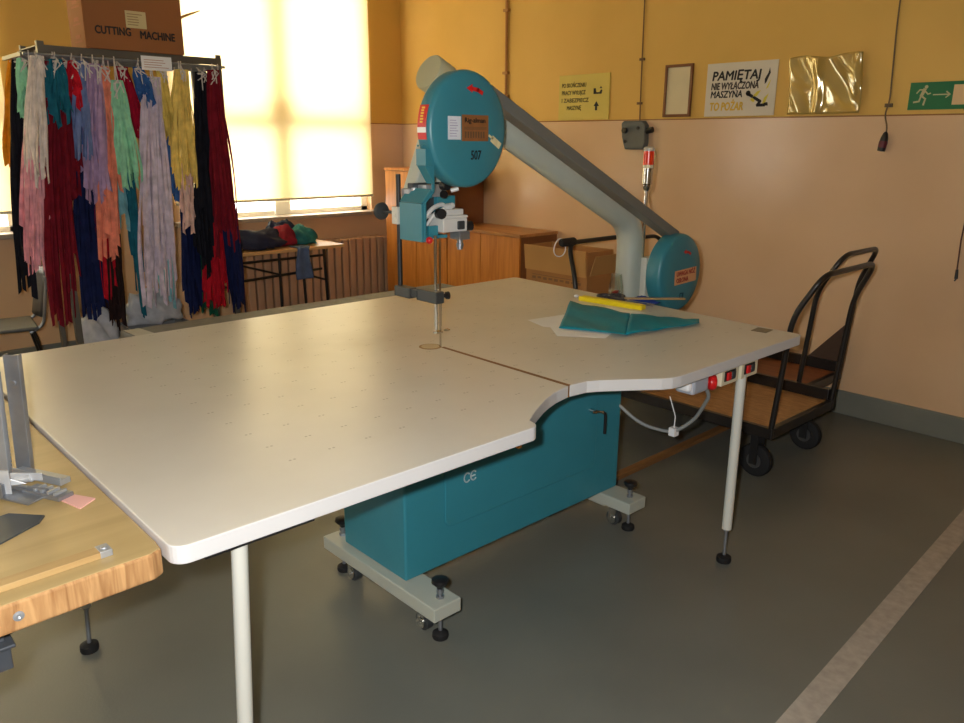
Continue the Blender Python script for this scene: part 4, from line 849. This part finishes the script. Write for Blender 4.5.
# ------------------------------------------------------------------ signs and fittings on the wall
def board(name, label, cat, ya, yb, za, zb, m, th=.006):
    t = thing(name, label, cat, (XW-.004, (ya+yb)/2, za))
    b = MB(); b.box((XW-th-.001, yb, za), (XW-.001, ya, zb)); b.build('sign_board', m, t, bevel=.001); return t
sf = XW-.0072
t = board('warning_sign', 'yellow instruction sign with black lettering and arrow at left', 'sign', 4.245, 3.757, 1.765, 2.088, mat('yellow_board', (206, 186, 84), .4, var=.03))
OL = mat('olive_ink', (96, 88, 40), .6, var=0)
for (s, y, z, w) in (('PO SKOŃCZENIU', 4.215, 2.0, .235), ('PRACY WYŁĄCZ', 4.215, 1.947, .232), ('I ZABEZPIECZ', 4.215, 1.892, .265), ('MASZYNĘ', 4.16, 1.838, .14)):
    text('lettering', s, OL, t, (sf, y, z), -Y, Z, -X, w, .03, bold=.07)
b = MB()
b.prism([(-3.905, 1.955), (-3.825, 1.955), (-3.825, 1.968), (-3.86, 1.97), (-3.88, 1.995), (-3.905, 1.99)], (sf, 0, 0), -Y*-1*-1, Z, -X, .0008) if False else None
def yz(mb, pts, t_=.0008): mb.prism([(-p[0], p[1]) for p in pts], (sf, 0, 0), -Y, Z, -X, t_)
yz(b, [(3.905, 1.945), (3.83, 1.945), (3.822, 1.97), (3.835, 1.975), (3.85, 1.957), (3.878, 1.957), (3.885, 1.985), (3.905, 1.985)]); yz(b, [(3.85, 1.983), (3.825, 1.983), (3.838, 1.998)])
yz(b, [(3.885, 1.83), (3.865, 1.83), (3.865, 1.86), (3.848, 1.86), (3.875, 1.895), (3.90, 1.86), (3.885, 1.86)]); b.build('pictogram', INK, t)
t = thing('picture_frame', 'brown framed blank notice between the two instruction signs', 'picture', (XW-.01, 3.175, 1.77))
b = MB(); ya, yb, za, zb = 3.283, 3.068, 1.772, 2.107
b.box((XW-.018, yb, za), (XW-.001, yb+.018, zb)); b.box((XW-.018, ya-.018, za), (XW-.001, ya, zb)); b.box((XW-.018, yb+.018, za), (XW-.001, ya-.018, za+.018)); b.box((XW-.018, yb+.018, zb-.018), (XW-.001, ya-.018, zb)); b.build('frame_moulding', mat('brown_frame', (124, 76, 40), .45), t, bevel=.002)
b = MB(); b.box((XW-.008, yb+.018, za+.018), (XW-.001, ya-.018, zb-.018)); b.build('notice_paper', mat('pale_notice', (216, 204, 168), .45, var=.04), t)
t = board('fire_sign', 'white sign with black PAMIĘTAJ lettering and flame drawing', 'sign', 2.963, 2.478, 1.77, 2.094, mat('white_board', (212, 204, 186), .4, var=.03))
text('lettering', 'PAMIĘTAJ', INK, t, (sf, 2.922, 1.990), -Y, Z, -X, .335, .056, shear=.12, bold=.09)
text('lettering', 'NIE WYŁĄCZONA', mat('grey_ink', (66, 56, 50), .6, var=0), t, (sf, 2.925, 1.934), -Y, Z, -X, .328, .042, shear=.12, bold=.1)
text('lettering', 'MASZYNA', INK, t, (sf, 2.925, 1.884), -Y, Z, -X, .222, .042, shear=.12, bold=.08)
text('lettering', 'TO POŻAR', INKY, t, (sf, 2.925, 1.806), -Y, Z, -X, .234, .05, shear=.12, bold=.1)
b = MB(); yz(b, [(2.555, 1.955), (2.545, 1.965), (2.522, 2.02), (2.53, 2.05), (2.537, 2.02), (2.557, 1.985)]); 
b.stroke([(-2.662, 1.902), (-2.575, 1.855), (-2.592, 1.832), (-2.545, 1.832)], .018, (sf, 0, 0), -Y, Z, -X); yz(b, [(2.66+.017*math.cos(k*.785), 1.905+.017*math.sin(k*.785)) for k in range(8)][::-1]); yz(b, [(2.565, 1.828), (2.52, 1.828), (2.525, 1.848), (2.548, 1.846)]); b.build('plug_drawing', INK, t)
b = MB(); yz(b, [(2.63, 1.885), (2.6, 1.885), (2.575, 1.92), (2.6, 1.915)]); yz(b, [(2.56, 1.84), (2.54, 1.845), (2.522, 1.90), (2.55, 1.875)]); yz(b, [(2.645, 1.865), (2.62, 1.85), (2.61, 1.86), (2.63, 1.88)]); yz(b, [(2.545, 1.925), (2.53, 1.935), (2.515, 1.98), (2.53, 1.96)]); b.build('flame_drawing', mat('flame_yellow', (214, 196, 60), .5, var=0), t)
g = MB()
g.grid(lambda u, v: V((XW-.012-.022*math.exp(-((u-.42)/.05)**2)-.02*math.exp(-((u-.9-.05*v)/.07)**2)*v-.012*math.sin(u*7+v*2.5)**2-.008*math.sin(v*5+u*9)**2, 2.39-.43*u-.01*math.sin(v*5), 1.772+.322*v+.008*math.sin(u*9)*v)), 40, 24)
tag(g.build('hanging_plastic_sheet', FILM, smooth=True, solid=.0008), 'wrinkled shiny amber plastic sheet fixed on the wall', 'plastic sheet')
t = board('exit_sign', 'green emergency exit sign with running figure and arrow', 'sign', 1.706, 1.34, 1.783, 1.923, mat('exit_green', (18, 112, 66), .4, var=.03))
EW = mat('exit_pale', (204, 196, 150), .5, var=0)
def yzs(mb, pts, w): mb.stroke([(-p[0], p[1]) for p in pts], w, (sf, 0, 0), -Y, Z, -X)
b = MB(); yz(b, [(1.624+.009*math.cos(k*.6283), 1.899+.009*math.sin(k*.6283)) for k in range(10)][::-1]); yzs(b, [(1.631, 1.886), (1.643, 1.855)], .017); yzs(b, [(1.632, 1.884), (1.655, 1.885), (1.668, 1.868)], .007); yzs(b, [(1.630, 1.88), (1.612, 1.862), (1.600, 1.866)], .007)
yzs(b, [(1.642, 1.853), (1.622, 1.838), (1.628, 1.808)], .009); yzs(b, [(1.645, 1.853), (1.652, 1.826), (1.678, 1.822)], .009); b.build('running_figure', EW, t)
b = MB(); yzs(b, [(1.585, 1.858), (1.508, 1.858)], .006); yzs(b, [(1.522, 1.872), (1.504, 1.858), (1.522, 1.843)], .006); b.build('arrow', EW, t)
b = MB(); yz(b, [(1.49, 1.805), (1.40, 1.805), (1.40, 1.905), (1.49, 1.905)]); b.build('doorway', mat('exit_door_pale', (222, 190, 140), .5, var=0), t)
t = thing('switch_box', 'grey wall switch box under the vertical cable', 'switch', (XW-.05, 3.5, 1.555))
b = MB(); b.prism([(3.60, 1.735), (3.58, 1.75), (3.42, 1.75), (3.395, 1.72), (3.39, 1.60), (3.40, 1.555), (3.56, 1.555), (3.59, 1.64)], (XW-.001, 0, 0), Y, Z, -X, .055); bx = b.build('box_body', mat('blue_grey_box', (92, 98, 98), .5, var=.08), t, bevel=.008)
for (p, q, r) in (((XW-.055, 3.56, 1.685), (XW-.075, 3.56, 1.685), .02), ((XW-.055, 3.45, 1.70), (XW-.062, 3.45, 1.70), .011), ((XW-.055, 3.555, 1.61), (XW-.061, 3.555, 1.61), .01), ((XW-.03, 3.395, 1.68), (XW-.03, 3.345, 1.69), .02)):
    b = MB(); b.cyl(p, q, r, seg=14); b.build('switch_knob', BLACK, t, smooth=True)
b = MB(); b.tube([(XW-.008, 3.475, 1.75), (XW-.008, 3.482, 2.0), (XW-.008, 3.494, 2.6), (XW-.008, 3.50, ZC)], .0045, 8)
for z in (1.86, 2.15, 2.6): b.box((XW-.014, 3.465, z), (XW-.001, 3.505, z+.016))
b.build('wall_cable', mat('brown_cable', (116, 84, 52), .6), t)
t = thing('hanging_plug', 'dark red plug hanging from a cable beside the exit sign', 'plug', (XW-.04, 1.8, 1.57))
b = MB(); b.tube(bend([(XW-.006, 1.84, ZC), (XW-.006, 1.82, 2.2), (XW-.006, 1.803, 1.83), (XW-.02, 1.815, 1.76), (XW-.03, 1.79, 1.70), (XW-.03, 1.788, 1.66)], .05), .0045, 8); b.box((XW-.012, 1.785, 1.80), (XW-.001, 1.825, 1.82)); b.build('cable', mat('grey_brown_cable', (104, 84, 56), .6), t, smooth=True)
b = MB(); b.lathe([(.006, 0), (.013, -.01), (.02, -.035), (.021, -.05), (.001, -.05)], (XW-.03, 1.79, 1.67), (.02, -.12, 1), 16); b.build('plug_top', BLACK, t, smooth=True)
b = MB(); b.lathe([(.021, -.05), (.023, -.06), (.022, -.085), (.001, -.085)], (XW-.03, 1.79, 1.67), (.02, -.12, 1), 16); b.build('plug_body', mat('dark_red_plug', (96, 24, 40), .5), t, smooth=True)
b = MB(); b.lathe([(.022, -.085), (.02, -.105), (.001, -.107)], (XW-.03, 1.79, 1.67), (.02, -.12, 1), 16); b.build('plug_end', BLACK, t, smooth=True)
t = thing('hanging_cable', 'dark cord end hanging on the wall at the right picture edge', 'cord', (XW-.02, 1.33, .9))
b = MB(); b.tube([(XW-.012, 1.32, 1.75), (XW-.012, 1.328, 1.3), (XW-.012, 1.335, 1.11), (XW-.012, 1.33, .95)], .004, 8); b.build('cord', mat('dark_brown_cord', (84, 44, 32), .6), t, smooth=True)
b = MB(); b.cyl((XW-.012, 1.33, .955), (XW-.014, 1.327, .905), .007, .009, seg=10); b.cyl((XW-.012, 1.327, .905), (XW-.014, 1.333, .892), .004, seg=8); b.build('cord_end', BLACK, t, smooth=True)
b = MB(); b.lathe([(.02, 0), (.03, -.01), (.03, -.03), (.02, -.04)], (XW-.02, 1.395, 1.785), -X, 14); b.cyl((XW-.001, 1.395, 1.785), (XW-.05, 1.395, 1.785), .022, seg=14); tag(b.build('wall_socket', BLACK, smooth=True), 'black round wall socket at the lower edge of the exit sign', 'socket')
b = MB(); b.tube([(XW-.014, 4.818, 1.62), (XW-.014, 4.83, ZC)], .0115, 10)
for z in (1.95, 2.13, 2.6): b.box((XW-.03, 4.795, z), (XW-.001, 4.85, z+.02))
tag(b.build('wall_conduit', mat('ochre_conduit', (176, 124, 62), .5), smooth=True), 'ochre painted vertical conduit on the wall behind the machine', 'conduit')

# ------------------------------------------------------------------ camera, daylight, flash
F = 781.6; yaw, pitch, roll = [math.radians(a) for a in (47.059, 15.698, .419)]
fw = V((math.cos(yaw)*math.cos(pitch), math.sin(yaw)*math.cos(pitch), -math.sin(pitch))); r0 = V((math.sin(yaw), -math.cos(yaw), 0)); u0 = r0.cross(fw)
rt = r0*math.cos(roll)+u0*math.sin(roll); up = u0*math.cos(roll)-r0*math.sin(roll)
cd = bpy.data.cameras.new('camera'); cam = bpy.data.objects.new('camera', cd); C.objects.link(cam)
cd.sensor_width = 36; cd.lens = F/964*36; cd.clip_start = .02
Mx = Matrix((rt, up, -fw)).transposed().to_4x4(); Mx.translation = (0, 0, 1.6); cam.matrix_world = Mx
bpy.context.scene.camera = cam
# the photographer's flash, just above and left of the lens
ld = bpy.data.lights.new('camera_flash', 'SPOT'); lo_ = bpy.data.objects.new('camera_flash', ld); C.objects.link(lo_)
ld.energy = 205; ld.color = (1, .99, .97); ld.shadow_soft_size = .025; ld.spot_size = math.radians(110); ld.spot_blend = .6
Lm = Mx.copy(); Lm.translation = V((0, 0, 1.6))+up*.05-rt*.08; lo_.matrix_world = Lm
w = bpy.data.worlds.new('daylight'); bpy.context.scene.world = w; w.use_nodes = True
bg = w.node_tree.nodes['Background']; bg.inputs[0].default_value = (1, .96, .89, 1); bg.inputs[1].default_value = 13.5
for k, (x0, x1) in enumerate(wins):                            # sky portals in the window openings
    pl = bpy.data.lights.new('sky_portal', 'AREA'); po = bpy.data.objects.new('sky_portal', pl); C.objects.link(po)
    pl.shape = 'RECTANGLE'; pl.size = x1-x0; pl.size_y = WZ1-WZ0; pl.cycles.is_portal = True
    po.location = ((x0+x1)/2, YW+.29, (WZ0+WZ1)/2); po.rotation_euler = (-math.pi/2, 0, 0)
sc = bpy.context.scene
sc.view_settings.view_transform = 'Standard'; sc.view_settings.look = 'None'; sc.view_settings.exposure = 0; sc.view_settings.gamma = 1; sc.view_settings.use_curve_mapping = False
sc.cycles.use_denoising = True; sc.cycles.max_bounces = 8; sc.cycles.diffuse_bounces = 5; sc.cycles.sample_clamp_indirect = 6
